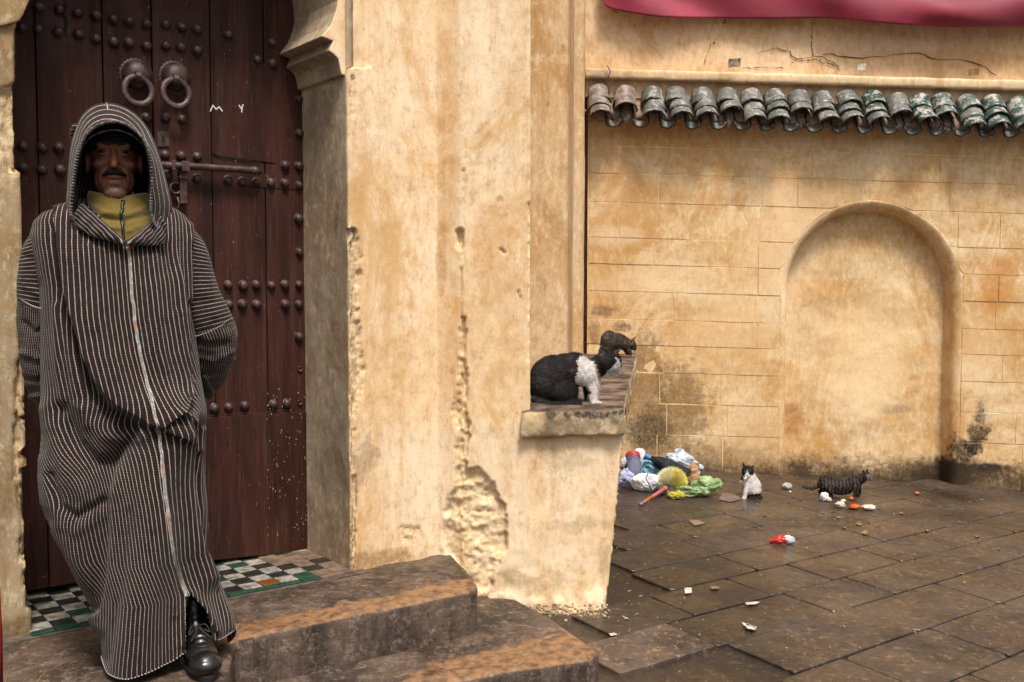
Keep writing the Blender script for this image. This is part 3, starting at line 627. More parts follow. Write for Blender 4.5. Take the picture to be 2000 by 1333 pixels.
# painted blocks: every block a piece, joints open 5 mm
cy_ = [wz(183), wz(233), wz(284), wz(338), wz(394), wz(463), wz(515), wz(568), wz(622), wz(672), wz(725), wz(785), wz(845), wz(1010)]
first = {2: [1150, 1208, 1350, 1582, 1830, 2140], 3: [1150, 1285, 1425, 1484, 1555, 1690, 1850, 2050], 4: [1150, 1208, 1343, 1482, 1650, 1868, 1950, 2100], 5: [1148, 1275, 1380, 1480, 1575, 1900, 2080],
         6: [1148, 1241, 1340, 1480, 1560, 1880, 1950, 2100], 7: [1146, 1315, 1475, 1545, 1860, 1945, 2100], 8: [1146, 1345, 1480, 1545, 1870, 2000, 2150], 1: [1150, 1300, 1420, 1560, 1700, 1850, 2000, 2150]}
for i in range(len(cy_) - 1):
    z1, z0 = cy_[i], cy_[i + 1]
    xs_ = [wp(x, 560)[0] for x in first[i]] if i in first else None
    if xs_ is None:
        xs_ = [XL]
        while xs_[-1] < XR: xs_.append(xs_[-1] + RNG.uniform(.42, .62))
    for x0, x1 in zip(xs_[:-1], xs_[1:]):
        g = .0036; nx = max(2, int((x1 - x0) / .03)); xg = np.linspace(x0 + g, x1 - g, nx); xg = np.sort(np.concatenate([xg, [v for v in (cx - Ro - .0011, cx + Ro + .0011) if x0 + g < v < x1 - g]])); jr = RNG.normal(0, .0022)
        b = np.maximum(archtop(xg, Ro + .001), z0 + g)
        if z0 < cz: inside = np.abs(xg - cx) < Ro + .001; keep = ~inside | (b > z0 + g + 1e-4)
        else: keep = np.ones(len(xg), bool)
        keep &= b < z1 - g - .004
        if keep.sum() < 2: continue
        runs = np.split(np.where(keep)[0], np.where(np.diff(np.where(keep)[0]) > 1)[0] + 1)
        for rn in runs:
            if len(rn) < 2: continue
            xx, bb = xg[rn].copy(), b[rn]; nzb = 5; t = np.linspace(0, 1, nzb)[:, None]
            # extend clipped columns up to the lip
            P = np.zeros((nzb, len(xx), 3)); P[:, :, 0] = xx; P[:, :, 2] = bb + (z1 - g - bb) * t; P = P.reshape(-1, 3); P[:, 1] = FW
            bow = .0015 * fbm(P * [1, 1, 1], 5, 2, 77); P[:, 1] += bow - fbm(P, 5, 4, 50) * .0035 - jr * .6 - .0006; P = P.reshape(nzb, len(xx), 3)
            P[0, :, 2] += fbm(P[0], 9, 2, i) * .003; P[-1, :, 2] -= .003 * np.abs(fbm(P[-1], 9, 2, i + 40)); n_ = len(xx)
            ring = [(0, j) for j in range(n_)] + [(r, n_ - 1) for r in range(1, nzb)] + [(nzb - 1, j) for j in range(n_ - 2, -1, -1)] + [(r, 0) for r in range(nzb - 2, 0, -1)]
            Fc = grid_faces(nzb, n_).tolist(); idx = [r * n_ + j for r, j in ring]; P = P.reshape(-1, 3); ex = P[idx].copy(); ex[:, 1] = FW + .012
            o0 = len(P); P = np.vstack([P, ex]); L_ = len(idx)
            Fc = Fc + [[idx[(q + 1) % L_], idx[q], o0 + q, o0 + (q + 1) % L_] for q in range(L_)]
            obj('block', mesh(sh(P), Fc, smooth=False), m_far, far)
# coping, band under it, upper wall
def longbox(z0, z1, y0, y1, x0=XL - .02, x1=XR):
    P = [(x0, y0, z0), (x1, y0, z0), (x1, y1, z0), (x0, y1, z0), (x0, y0, z1), (x1, y0, z1), (x1, y1, z1), (x0, y1, z1)]
    return sh(P), [[3, 2, 1, 0], [4, 5, 6, 7], [0, 1, 5, 4], [1, 2, 6, 5], [2, 3, 7, 6], [3, 0, 4, 7]]
V_, F_ = longbox(wz(190), wz(156), FW - .01, FW + .3); obj('band', mesh(V_, F_, smooth=False), m_coping, far)
V_, F_ = longbox(wz(157), wz(137), FW - .075, FW + .3, XL - .03); me = rough(list(V_), F_, .014, .006, 6, 2, 8); obj('coping', me, m_coping, far)
V_, F_ = wallsheet(XL - .02, XR, lambda x: np.full(np.shape(x), wz(142)), 4.6, .03, .03, .005, 61); obj('upper_wall', mesh(V_, F_), m_farup, far)
V_, F_ = box((XL + 2.2, FW + .5, 2.3), (2.3, 0, 0), (0, .28, 0), (0, 0, 2.3)); obj('wall_core', mesh(V_, F_, smooth=False), m_farup, far)
# cracks in the upper plaster: thin open fissures
for pl in ([(1415, 38), (1405, 70), (1388, 90), (1375, 122)], [(1588, 45), (1585, 80), (1589, 112)], [(1478, 108), (1500, 98), (1540, 100), (1552, 115), (1600, 112), (1622, 120), (1640, 137)], [(1600, 112), (1625, 105), (1650, 112), (1720, 112), (1780, 104), (1830, 116), (1900, 122), (1945, 148)], [(1120 + 330, 132), (1500, 134), (1530, 133)], [(1545, 120), (1590, 118), (1640, 132)]):
    q = [np.array(atY(x, y, FW + .0285)) for x, y in spline(pl, 26)]; V_ = []; F_ = []
    for i_, p in enumerate(q):
        p = p + np.array([RNG.normal(0, .004), 0, RNG.normal(0, .005)]); wd = .0022 * (.5 + RNG.random()); V_ += [p + [wd, -.006, wd], p - [wd, .006, wd]]
    F_ = [[2 * i_, 2 * i_ + 1, 2 * i_ + 3, 2 * i_ + 2] for i_ in range(len(q) - 1)]; obj('crack', mesh(V_, F_, smooth=False), m_crack, far)
# dark slot wall behind
V_, F_ = box((.9, 8.35, 2.4), (.9, 0, 0), (0, .1, 0), (0, 0, 2.6)); tag(obj('alley_wall', mesh(V_, F_, smooth=False), m_C), 'narrow dim plaster strip showing in the slot between doorway wall and tiled wall', 'wall')

# ---------------- roof tiles
clay = ('#9a8278', '#7a645b')
def tmat(nm, base, flake, thr_, edge=False):
    m = MT(nm, .35, .5); oi = m.n('ShaderNodeObjectInfo').outputs['Random']; tc = m.n('ShaderNodeTexCoord').outputs['Object']
    c = m.mix(m.math('MULTIPLY', oi, .8), C(base[0]), C(base[1]))
    ad = m.n('ShaderNodeVectorMath', operation='ADD'); m.l(m.pos, ad.inputs[0])
    nz = m.noise(16, 6, ro=.75)
    c = m.mix(m.ramp(nz, thr_, thr_ + .06, 0, .95), c, C(flake)); c = m.mix(m.ramp(m.noise(45, 5, ro=.7), .58, .66, 0, .7), c, C('#b9aca2' if not edge else '#0c1a16'))
    c = m.mix(m.ramp(m.noise(9, 5, ro=.7), .55, .7, 0, .5), c, C('#33291f')); m.bump(m.noise(50, 5), .4, .004)
    return m.out(c, m.ramp(nz, .4, .6, .3, .75))
tmats = [tmat('bare_clay_tile', ('#6f6158', '#5f5148'), '#8f8278', .5), tmat('weathered_glaze_tile', ('#505450', '#6f6c64'), '#9a9288', .53), tmat('green_glaze_tile', ('#1c3b31', '#4d6058'), '#a89f95', .50)]
m_rim = simple('dark_green_glaze_rim', C('#10251f'), C('#1c2c27'), rough=.3, nsc=40)
m_lump = simple('tile_bedding_mortar', C('#9a8376'), C('#6d5a4f'), rough=.95, nsc=30, bump=.8)
def tilemesh(mt, seed, L=.14, r0=.076, r1=.086, th=.011, up=1):
    rg = np.random.default_rng(seed); V = []; n_ = 12; ly = 5
    jag = rg.uniform(-.005, .005, n_ + 1)
    for s_ in (0, 1):
        for i in range(ly + 1):
            for k_ in range(n_ + 1):
                a = math.pi * (k_ / n_) ; r = r0 + (r1 - r0) * i / ly - s_ * th
                V.append((-math.cos(a) * r, -(i / ly) * L + (jag[k_] if i == ly else 0), up * math.sin(a) * r * .92))
    G = (ly + 1) * (n_ + 1); Fc = []; mi_ = []
    for i in range(ly):
        for k_ in range(n_):
            a = i * (n_ + 1) + k_; Fc.append([a, a + 1, a + n_ + 2, a + n_ + 1]); mi_.append(0); Fc.append([a + G + n_ + 1, a + G + n_ + 2, a + G + 1, a + G]); mi_.append(0)
    for k_ in range(n_): a = ly * (n_ + 1) + k_; Fc.append([a, a + 1, a + 1 + G, a + G]); mi_.append(1)
    for i in range(ly):
        for k_ in (0, n_): a = i * (n_ + 1) + k_; Fc.append([a, a + n_ + 1, a + n_ + 1 + G, a + G]); mi_.append(1)
    me = mesh(V, Fc, mats=[mt, m_rim], mi=mi_); return fixn(me)
tmesh = {(a, b, up): tilemesh(tmats[a], a * 10 + b, up=up, **({} if up > 0 else dict(r0=.058, r1=.062))) for a in range(3) for b in range(3) for up in (1, -1)}
eav = empty('tiled_eave', (2.2, FW, wz(200)), 'row of curved tiles, clay at left and worn green at right, jutting from wall', 'roof')
PITCH = math.radians(50)
colsx = [1160, 1203, 1254, 1302, 1352, 1420, 1465, 1510] 
colsx = [1168, 1220, 1273, 1322, 1371, 1419, 1464, 1510, 1556, 1602, 1649, 1699, 1745, 1790, 1836, 1884, 1931, 1978, 2025, 2073, 2121, 2170]
missing = {1: [2], 5: [2], 8: [2], 12: [2], 14: [2]}
base_z = wz(199)
for i, x in enumerate(colsx):
    X_ = wp(x, 200)[0]; k_ = 0 if i < 2 else (1 if i < 11 and i != 8 else (2 if i > 12 or i in (11,) else 1))
    if i > 12: k_ = 2
    for r_ in range(3):
        if r_ in missing.get(i, []): continue
        kk = k_ if not (k_ == 2 and RNG.random() < .15) else 1
        me = tmesh[(kk, int(RNG.integers(3)), 1)]; o = bpy.data.objects.new('roof_tile', me); COL.objects.link(o); o.parent = eav
        s_ = r_ * .073; lift = .012 * (2 - r_) + .02
        y = FW + .035 - s_ * math.cos(PITCH) - .055; z = base_z + .035 - s_ * math.sin(PITCH) + lift - SH * (X_ - .58) + RNG.normal(0, .003)
        M_ = Matrix.Translation(Vector((X_ + RNG.normal(0, .004), y, z)) - wloc(eav)) @ Matrix.Rotation(PITCH - .04 * r_ + RNG.normal(0, .06), 4, 'X') @ Matrix.Rotation(RNG.normal(0, .11), 4, 'Y') @ Matrix.Rotation(RNG.normal(0, .06), 4, 'Z')
        o.matrix_local = M_
    # mortar lump where a cover is missing
    if i in missing or RNG.random() < .0:
        b_ = Blob(); 
        for q in range(7): b_.ell((X_ + RNG.normal(0, .02), FW - .095 + RNG.normal(0, .02), base_z - .135 - SH * (X_ - .58) + RNG.normal(0, .018)), RNG.uniform(.016, .036, 3), sub=2)
        me = b_.build(.009, 2); P = co(me); setco(me, P + no(me) * (fbm(P, 40, 3, i) * .009)[:, None]); obj('mortar_lump', me, m_lump, eav)
    # pans between covers
    Xn = wp(colsx[i + 1], 200)[0] if i + 1 < len(colsx) else X_ + .18; Xm = (X_ + Xn) / 2
    for r_ in range(3):
        me = tmesh[(min(kk, 1), int(RNG.integers(3)), -1)]; o = bpy.data.objects.new('roof_tile', me); COL.objects.link(o); o.parent = eav; s_ = r_ * .062 + .016
        y = FW + .05 - s_ * math.cos(PITCH) - .055; z = base_z + .046 - s_ * math.sin(PITCH) + .012 * (2 - r_) - SH * (Xm - .58)
        o.matrix_local = Matrix.Translation(Vector((Xm, y, z)) - wloc(eav)) @ Matrix.Rotation(PITCH + RNG.normal(0, .02), 4, 'X') @ Matrix.Rotation(RNG.normal(0, .04), 4, 'Y')
# bedding course under the tiles
V_ = []; nxs = 260; xg = np.linspace(XL - .01, 5.0, nxs); prf = [(.02, .02), (-.03, .0), (-.09, -.06), (-.125, -.125), (-.10, -.15), (0.01, -.14)]
for a, b in prf:
    for x in xg: V_.append((x, FW + a, base_z + b - SH * (x - .58)))
V_ = np.array(V_); V_ = V_ + np.stack([0 * V_[:, 0], fbm(V_, 18, 4, 3) * .02, fbm(V_, 18, 4, 13) * .02], 1)
obj('bedding', fixn(mesh(V_, grid_faces(len(prf), nxs))), m_lump, eav)
# broken grey lump and wire at the left end
b_ = Blob()
for q in range(12): p = wp(1163 + 10 * RNG.normal(), 195 + 22 * RNG.normal()) + [0, -.04, 0]; b_.ell(p, RNG.uniform(.015, .04, 3), sub=2)
me = b_.build(.01, 2); P = co(me); setco(me, P + no(me) * (fbm(P, 30, 3, 3) * .012)[:, None]); obj('mortar_lump', me, m_lump, eav)
V_, F_ = tube([atY(x, y, FW - .1) for x, y in [(1186, 128), (1192, 140), (1188, 152), (1186, 165), (1190, 172), (1188, 190)]], .004, 6); tag(obj('wire_stub', mesh(V_, F_), m_iron), 'short bent rusty wire hanging over the left end of the white coping', 'wire')
# ================================================================== DOOR
DP = R0 + NI * .412
D = lambda x, y, off=0.: onp(x, y, DP - NI * off, NI)
door = empty('studded_door', D(450, 1085) * [1, 1, 0] + [0, 0, TOPZ], 'old dark oxblood plank door with iron studs and two ring knockers', 'door')
bx = [-90, 0, 81, 210, 306, 418, 521, 607]
zlow = lambda x: D(x, 1100 if x < 420 else 1078)[2]
for i, (a, b) in enumerate(zip(bx[:-1], bx[1:])):
    A, B = D(a, 560), D(b, 560); A[2] = B[2] = 0; e = .0022 if b != 306 else .004; off = RNG.normal(0, .0012)
    A = A + U * e - NI * off; B = B - U * e - NI * off; z0, z1 = TOPZ + .035, 3.1
    pts = [A + ZZ * z0, B + ZZ * z0, B + ZZ * z1, A + ZZ * z1]
    V_, F_ = prism(pts, NI * .045); me = mesh(V_, F_, smooth=False); obj('plank', bevelled(me, .0035, 2), m_door, door)
A, B = D(-90, 560), D(607, 560)   # dark backing behind joints
V_, F_ = prism([A * [1, 1, 0] + NI * .05 + ZZ * .25, B * [1, 1, 0] + NI * .05 + ZZ * .25, B * [1, 1, 0] + NI * .05 + ZZ * 3.1, A * [1, 1, 0] + NI * .05 + ZZ * 3.1], NI * .02); obj('backing', fixn(mesh(V_, F_, smooth=False)), m_black, door)
def boardq(name, q, off, th, bev=.003):
    V_, F_ = prism([D(x, y, off) for x, y in q][::-1], NI * (th)); return obj(name, bevelled(fixn(mesh(V_, F_, smooth=False)), bev, 2), m_door, door)
boardq('kick_board', [(309, 822), (603, 803), (606, 1076), (309, 1106)], .008, .02)
boardq('patch_board', [(418, 110), (540, 129), (540, 320), (418, 304)], .005, .02)
boardq('rail', [(480, 338), (604, 345), (604, 372), (480, 365)], .004, .02, .0015)
boardq('edge_strip', [(585, 200), (605, 203), (607, 800), (590, 801)], .004, .02, .002)
s1 = [(215, 40), (330, 55), (432, 72), (535, 88), (630, 108), (722, 120), (817, 135), (925, 138), (1015, 155), (1100, 165), (1273, 195), (1518, 238), (120, 155), (213, 163), (325, 180), (437, 193), (535, 218), (633, 235), (718, 240), (818, 258),
      (925, 255), (1008, 265), (1100, 283), (1433, 335), (1520, 357), (818, 660), (922, 657), (1015, 668), (128, 817), (235, 825), (328, 827), (450, 832), (550, 838), (650, 846), (920, 865), (1010, 872), (1100, 877), (1590, 925), (1668, 928), (130, 937), (233, 948), (335, 950), (450, 955),
      (930, 980), (1098, 995), (1272, 1007), (1350, 1013), (1428, 1018), (1510, 1022), (1588, 1025), (1668, 1035), (1668, 555), (1670, 745), (1668, 1220)]
s2 = [(455, 85), (458, 203), (208, 318), (260, 320), (307, 318), (360, 320), (407, 318), (457, 318), (210, 387), (258, 387), (308, 387), (408, 387), (457, 387), (457, 502), (160, 752), (210, 748), (266, 743), (366, 738), (413, 735)]
studs = [(x / 2.857, y / 2.857) for x, y in s1] + [(330 + x / 1.8, 380 + y / 1.8) for x, y in s2]
pr = [(.0215, -.002), (.0215, .0015), (.0165, .0025), (.0175, .006), (.0165, .011), (.013, .0155), (.007, .0182), (.0001, .019)]
V_, F_ = lathe(pr, (0, 0, 0), -NI, 16); stud_me = fixn(mesh(V_, F_)); stud_me.materials.append(m_iron)
for x, y in studs:
    o = bpy.data.objects.new('stud', stud_me); COL.objects.link(o); o.parent = door; p = D(x, y, .004) - np.array(wloc(door)); o.location = [float(v) for v in p]
    s_ = RNG.uniform(.9, 1.08); o.scale = (s_, s_, s_ * RNG.uniform(.95, 1.05))
for x, y in ((586, 721), (586, 786)):
    V_, F_ = lathe([(.012, .001), (.012, .0035), (.009, .0036), (.006, -.004), (.0001, -.004)], D(x, y, .005), -NI, 16); obj('stud_socket', fixn(mesh(V_, F_)), m_iron, door)
def knocker(bxp, rgp, tilt):
    b = D(*bxp, 0)
    pl = []; n_ = 72
    for q in (1.0, .93, 0):
        for k_ in range(n_): a = 2 * math.pi * k_ / n_; r_ = (.067 + .0028 * math.cos(a * 24)) * q; pl.append(b - NI * (.0015 + .004 * (q < 1)) + r_ * (U * math.cos(a) + ZZ * math.sin(a)))
    k = obj('knocker', fixn(mesh(pl, grid_faces(3, n_, True))), m_iron, door)
    V_, F_ = lathe([(.058, .004), (.058, .012), (.054, .026), (.045, .040), (.03, .05), (.012, .055), (.0001, .056)], b, -NI, 28); g = obj('boss', fixn(mesh(V_, F_)), m_iron, k)
    g.location = g.location  # already in parent frame
    c_ = D(*rgp, .055); rr = .054; pts = [c_ + rr * (U * math.cos(a) * .97 + (ZZ * math.cos(tilt) + NI * math.sin(tilt)) * math.sin(a)) for a in np.linspace(0, 2 * math.pi, 41)[:-1]]
    V_ = []; n2 = 10
    for i_, p in enumerate(pts):
        ax = (p - c_) / np.linalg.norm(p - c_)
        for k_ in range(n2): a = 2 * math.pi * k_ / n2; V_.append(p + ax * .0135 * math.cos(a) - NI * .0095 * math.sin(a))
    Fr = []
    for i_ in range(40):
        for k_ in range(n2): Fr.append([i_ * n2 + k_, i_ * n2 + (k_ + 1) % n2, ((i_ + 1) % 40) * n2 + (k_ + 1) % n2, ((i_ + 1) % 40) * n2 + k_])
    obj('ring', fixn(mesh(V_, Fr)), m_iron, k)
    tp = pts[10]; lp = []
    for q in (-.008, -.004, 0, .004, .008):
        V_, F_ = tube([tp + U * q + .021 * (-NI * math.cos(a) * .9 + ZZ * math.sin(a)) - ZZ * .001 for a in np.linspace(0, 2 * math.pi, 15)], .0032, 6, False); lp.append((V_, F_))
    V_, F_ = join(lp); obj('hinge_loop', mesh(V_, F_), m_iron, k)
knocker((266, 148), (270, 177), .12); knocker((342, 152), (344, 182), .12)
# slide bolt
rod = [D(300, 322, .045), D(400, 327, .045), D(506, 334, .045)]
V_, F_ = tube(spline(rod, 12), .0145, 14); bl = obj('bolt', fixn(mesh(V_, F_)), m_iron, door)
V_, F_ = tube([D(490, 333, .045), D(508, 334.3, .045)], .0175, 14); obj('bolt_end', fixn(mesh(V_, F_)), m_iron, bl)
for x in (335, 358): 
    V_, F_ = box(D(x, 325 + (x - 330) * .06, .03), U * (.016 if x > 340 else .007), NI * .032, ZZ * .021); obj('bracket', bevelled(mesh(V_, F_, smooth=False), .004), m_iron, bl)
V_, F_ = box(D(358, 362, .03), U * .015, NI * .005, ZZ * .075); obj('hasp', bevelled(mesh(V_, F_, smooth=False), .003), m_iron, bl)
V_, F_ = box(D(358, 347, .036), U * .017, NI * .008, ZZ * .006); obj('hasp_band', bevelled(mesh(V_, F_, smooth=False), .002), m_iron, bl)
V_, F_ = tube([D(343, 368, .02) + .022 * (U * math.cos(a) + ZZ * math.sin(a)) for a in np.linspace(0, 2 * math.pi, 17)], .006, 8, False); obj('staple', mesh(V_, F_), m_iron, bl)
V_, F_ = tube([D(346, 385, .02), D(350, 398, .022), D(345, 410, .02), D(352, 420, .02)], .005, 7); obj('chain_link', mesh(V_, F_), m_iron, bl)
# key plate
q = [(308, 257), (331, 258), (331, 287), (308, 287)]; V_, F_ = prism([D(x, y, .006) for x, y in q][::-1], NI * .006); kp = obj('key_plate', bevelled(fixn(mesh(V_, F_, smooth=False)), .0012), m_iron, door)
V_, F_ = box(D(319, 271, .0065), U * .0035, NI * .001, ZZ * .011); obj('keyhole', mesh(V_, F_, smooth=False), m_black, kp)
for x, y in ((312, 262), (327, 262), (312, 283), (327, 283)):
    V_, F_ = lathe([(.003, 0), (.002, .002), (.0001, .0025)], D(x, y, .0062), -NI, 8); obj('screw', mesh(V_, F_), m_iron, kp)
# split and gouges
def ribbon(pl, wd, off, mat, name, par, nn=None, jit=.0):
    nn = -NI if nn is None else nn; q = [D(x, y, off) for x, y in spline(pl, max(8, len(pl) * 5))]; V_ = []
    for i_, p in enumerate(q):
        t = q[min(i_ + 1, len(q) - 1)] - q[max(i_ - 1, 0)]; s_ = np.cross(t, nn); s_ /= np.linalg.norm(s_); w_ = wd * (1 + jit * RNG.normal()) * math.sin(math.pi * (i_ + .7) / (len(q) + .4)) ** .4
        V_ += [p + s_ * w_, p - s_ * w_]
    return obj(name, mesh(V_, [[2 * i_, 2 * i_ + 1, 2 * i_ + 3, 2 * i_ + 2] for i_ in range(len(q) - 1)], smooth=False), mat, par)
ribbon([(414, 297), (430, 306), (460, 310), (510, 318)], .003, .0062, m_black, 'split', door, jit=.5)
ribbon([(125, 0), (127, 14), (124, 28), (129, 45), (127, 60), (131, 75)], .006, .0015, m_black, 'split', door, jit=.5)
ribbon([(408, 812), (500, 806), (603, 800)], .0018, .0085, m_crack, 'split', door, jit=.3)
for pl in ([(412, 217), (416, 205), (421, 206), (424, 217), (427, 209), (432, 215), (435, 218)],): ribbon_pts = pl
def chalk(segs):
    Vs = []
    for a, b in zip(segs[:-1], segs[1:]):
        o_ = .0062 if a[0] > 417 else .0016; p, q = D(*a, .0062), D(*b, .0062); t = q - p; s_ = np.cross(t, -NI); s_ = s_ / np.linalg.norm(s_) * .0026; e = t / np.linalg.norm(t) * .002
        Vs.append(([p + s_ - e, p - s_ - e, q - s_ + e, q + s_ + e], [[0, 1, 2, 3]]))
    V_, F_ = join(Vs); obj('chalk_letter', mesh(V_, F_, smooth=False), m_white, door)
chalk([(411, 217), (416, 206), (422, 214), (428, 209), (434, 217)]); chalk([(467, 206), (470.5, 212), (475, 205)]); chalk([(473.5, 208), (472, 219)])
# splintered paint chips along the jamb joint
bits = []
for i_ in range(60):
    y = RNG.uniform(190, 1070); p = D(603 + RNG.normal(0, 1.6) + (y - 200) * .004, y, .004); bits.append(box(p, U * RNG.uniform(.001, .004), NI * .002, ZZ * RNG.uniform(.003, .014)))
for i_ in range(90):
    x, y = RNG.uniform(520, 604), RNG.uniform(760, 1060); p = D(x, y, .0085); bits.append(box(p, U * RNG.uniform(.0006, .0016), NI * .0006, ZZ * RNG.uniform(.001, .005)))
V_, F_ = join(bits); obj('paint_chips', mesh(V_, F_, smooth=False), simple('chipped_undercoat', C('#b3a08c'), C('#8b7766'), rough=.9), door, kind='stuff')

# ================================================================== THE MAN
MR = atY(240, 600, 3.15); e2 = -MR * [1, 1, 0]; e2 /= np.linalg.norm(e2); e1 = np.array([-e2[1], e2[0], 0.]); 
if e1[0] < 0: e1 = -e1
M = lambda x, y, off=0.: onp(x, y, MR + e2 * off, e2)
man = empty('person', M(300, 1290, .12) * [1, 1, 0] + [0, 0, TOPZ], 'standing man in hooded dark robe with white pinstripes, hands behind his back, before the door', 'person')
def stripemat(nm, base='#140b09', base2='#241612', line='#afa096', wdt=.09, k=1.):
    m = MT(nm, .9, .15); uv = m.n('ShaderNodeUVMap', uv_map='UVMap').outputs[0]; sp = m.n('ShaderNodeSeparateXYZ'); m.l(uv, sp.inputs[0])
    u_ = m.math('ADD', sp.outputs[0], m.math('MULTIPLY', m.math('SUBTRACT', m.noise(60, 2), .5), .16))
    fr = m.math('ABSOLUTE', m.math('SUBTRACT', m.math('FRACT', u_), .5))
    ln = m.ramp(fr, wdt * .5, wdt * .5 + .055, 1, 0)
    tw = m.ramp(m.math('SINE', m.math('MULTIPLY', sp.outputs[1], 6.2832)), -.9, .5, .5, 1); ln = m.math('MULTIPLY', ln, tw)
    ln = m.math('MULTIPLY', ln, m.ramp(m.noise(35, 5, ro=.7), .28, .55, .45, .95))
    c = m.mix(m.ramp(m.noise(70, 5, ro=.75), .35, .65), C(base, k), C(base2, k)); c = m.mix(m.ramp(m.noise(300, 2), .6, .75, 0, .3), c, C('#4d3f3d', k)); c = m.mix(ln, c, C(line, k))
    m.bump(ln, .35, .002); m.bump(m.noise(260, 3), .5, .002); m.b.inputs['Sheen Weight'].default_value = .08; m.b.inputs['Sheen Roughness'].default_value = .6
    return m.out(c)
m_wool = stripemat('pinstriped_wool'); SP = .0136
zipc = [(395, 247), (480, 250), (620, 262), (690, 273), (760, 290), (850, 312), (950, 320), (1100, 341), (1170, 366), (1310, 372)]
tabL = [(388, 165), (396, 140), (404, 112), (415, 88), (432, 70), (460, 62), (500, 68), (560, 80), (650, 83), (760, 84), (850, 90), (900, 83), (940, 80), (990, 85), (1050, 108), (1110, 138), (1170, 168), (1237, 190), (1281, 211), (1310, 222)]
tabR = [(388, 310), (396, 330), (404, 350), (415, 366), (432, 380), (460, 388), (500, 386), (560, 384), (650, 388), (760, 397), (850, 402), (880, 404), (980, 408), (1070, 416), (1115, 412), (1152, 418), (1206, 438), (1264, 456), (1310, 460)]
tabO = [(388, -.08), (430, -.07), (600, -.03), (800, .0), (950, .03), (1100, .06), (1310, .10)]
tabB = [(388, .045), (400, .08), (420, .115), (450, .14), (500, .16), (700, .175), (800, .165), (900, .155), (1000, .16), (1310, .15)]
nr, nc = 300, 340; V = np.zeros((nr, nc, 3)); UVs = np.zeros((nr, nc, 2)); NN = np.zeros((nr, nc, 3))
ph = np.linspace(0, 2 * math.pi, nc, endpoint=False) + math.pi / 2   # seam at the back is where index 0 is (phi=pi/2 -> behind)
ph = ph + math.pi  # start behind (sin=-1)
for i in range(nr):
    y = 388 + (1306 - 388) * i / (nr - 1); L_, R_ = interp(y, tabL), interp(y, tabR); oc, b = interp(y, tabO), interp(y, tabB); xc = (L_ + R_) / 2
    z = M(xc, y, oc + b)[2]; c_ = M(xc, y, oc); c_[2] = z; a = np.linalg.norm((M(R_, y, oc) - M(L_, y, oc))[:2]) / 2
    cs, sn = np.cos(ph), np.sin(ph); pw = .9; ex = np.sign(cs) * np.abs(cs) ** pw; ey = np.sign(sn) * np.abs(sn) ** pw
    P = c_ + e1 * (ex * a)[:, None] + e2 * (ey * b)[:, None]; V[i] = P
    nm = e1 * (cs / a)[:, None] + e2 * (sn / b)[:, None]; NN[i] = nm / np.linalg.norm(nm, axis=1)[:, None]
    s_ = np.concatenate([[0], np.cumsum(np.linalg.norm(np.diff(P, axis=0), axis=1))]); px, py = proj(P); fr = sn > 0
    zx = interp(y, zipc); j = np.argmin(np.where(fr, np.abs(px - zx), 1e9)); k_ = slice(max(j - 2, 0), j + 3)
    s0 = np.interp(zx, px[k_], s_[k_]) if px[k_][0] < px[k_][-1] else np.interp(-zx, -px[k_], s_[k_])
    UVs[i, :, 0] = (s_ - s0) / SP + .5; UVs[i, :, 1] = y / 5.2
P = V.reshape(-1, 3); N3 = NN.reshape(-1, 3); px, py = proj(P); front = sstep(-.15, .25, (N3 @ e2))
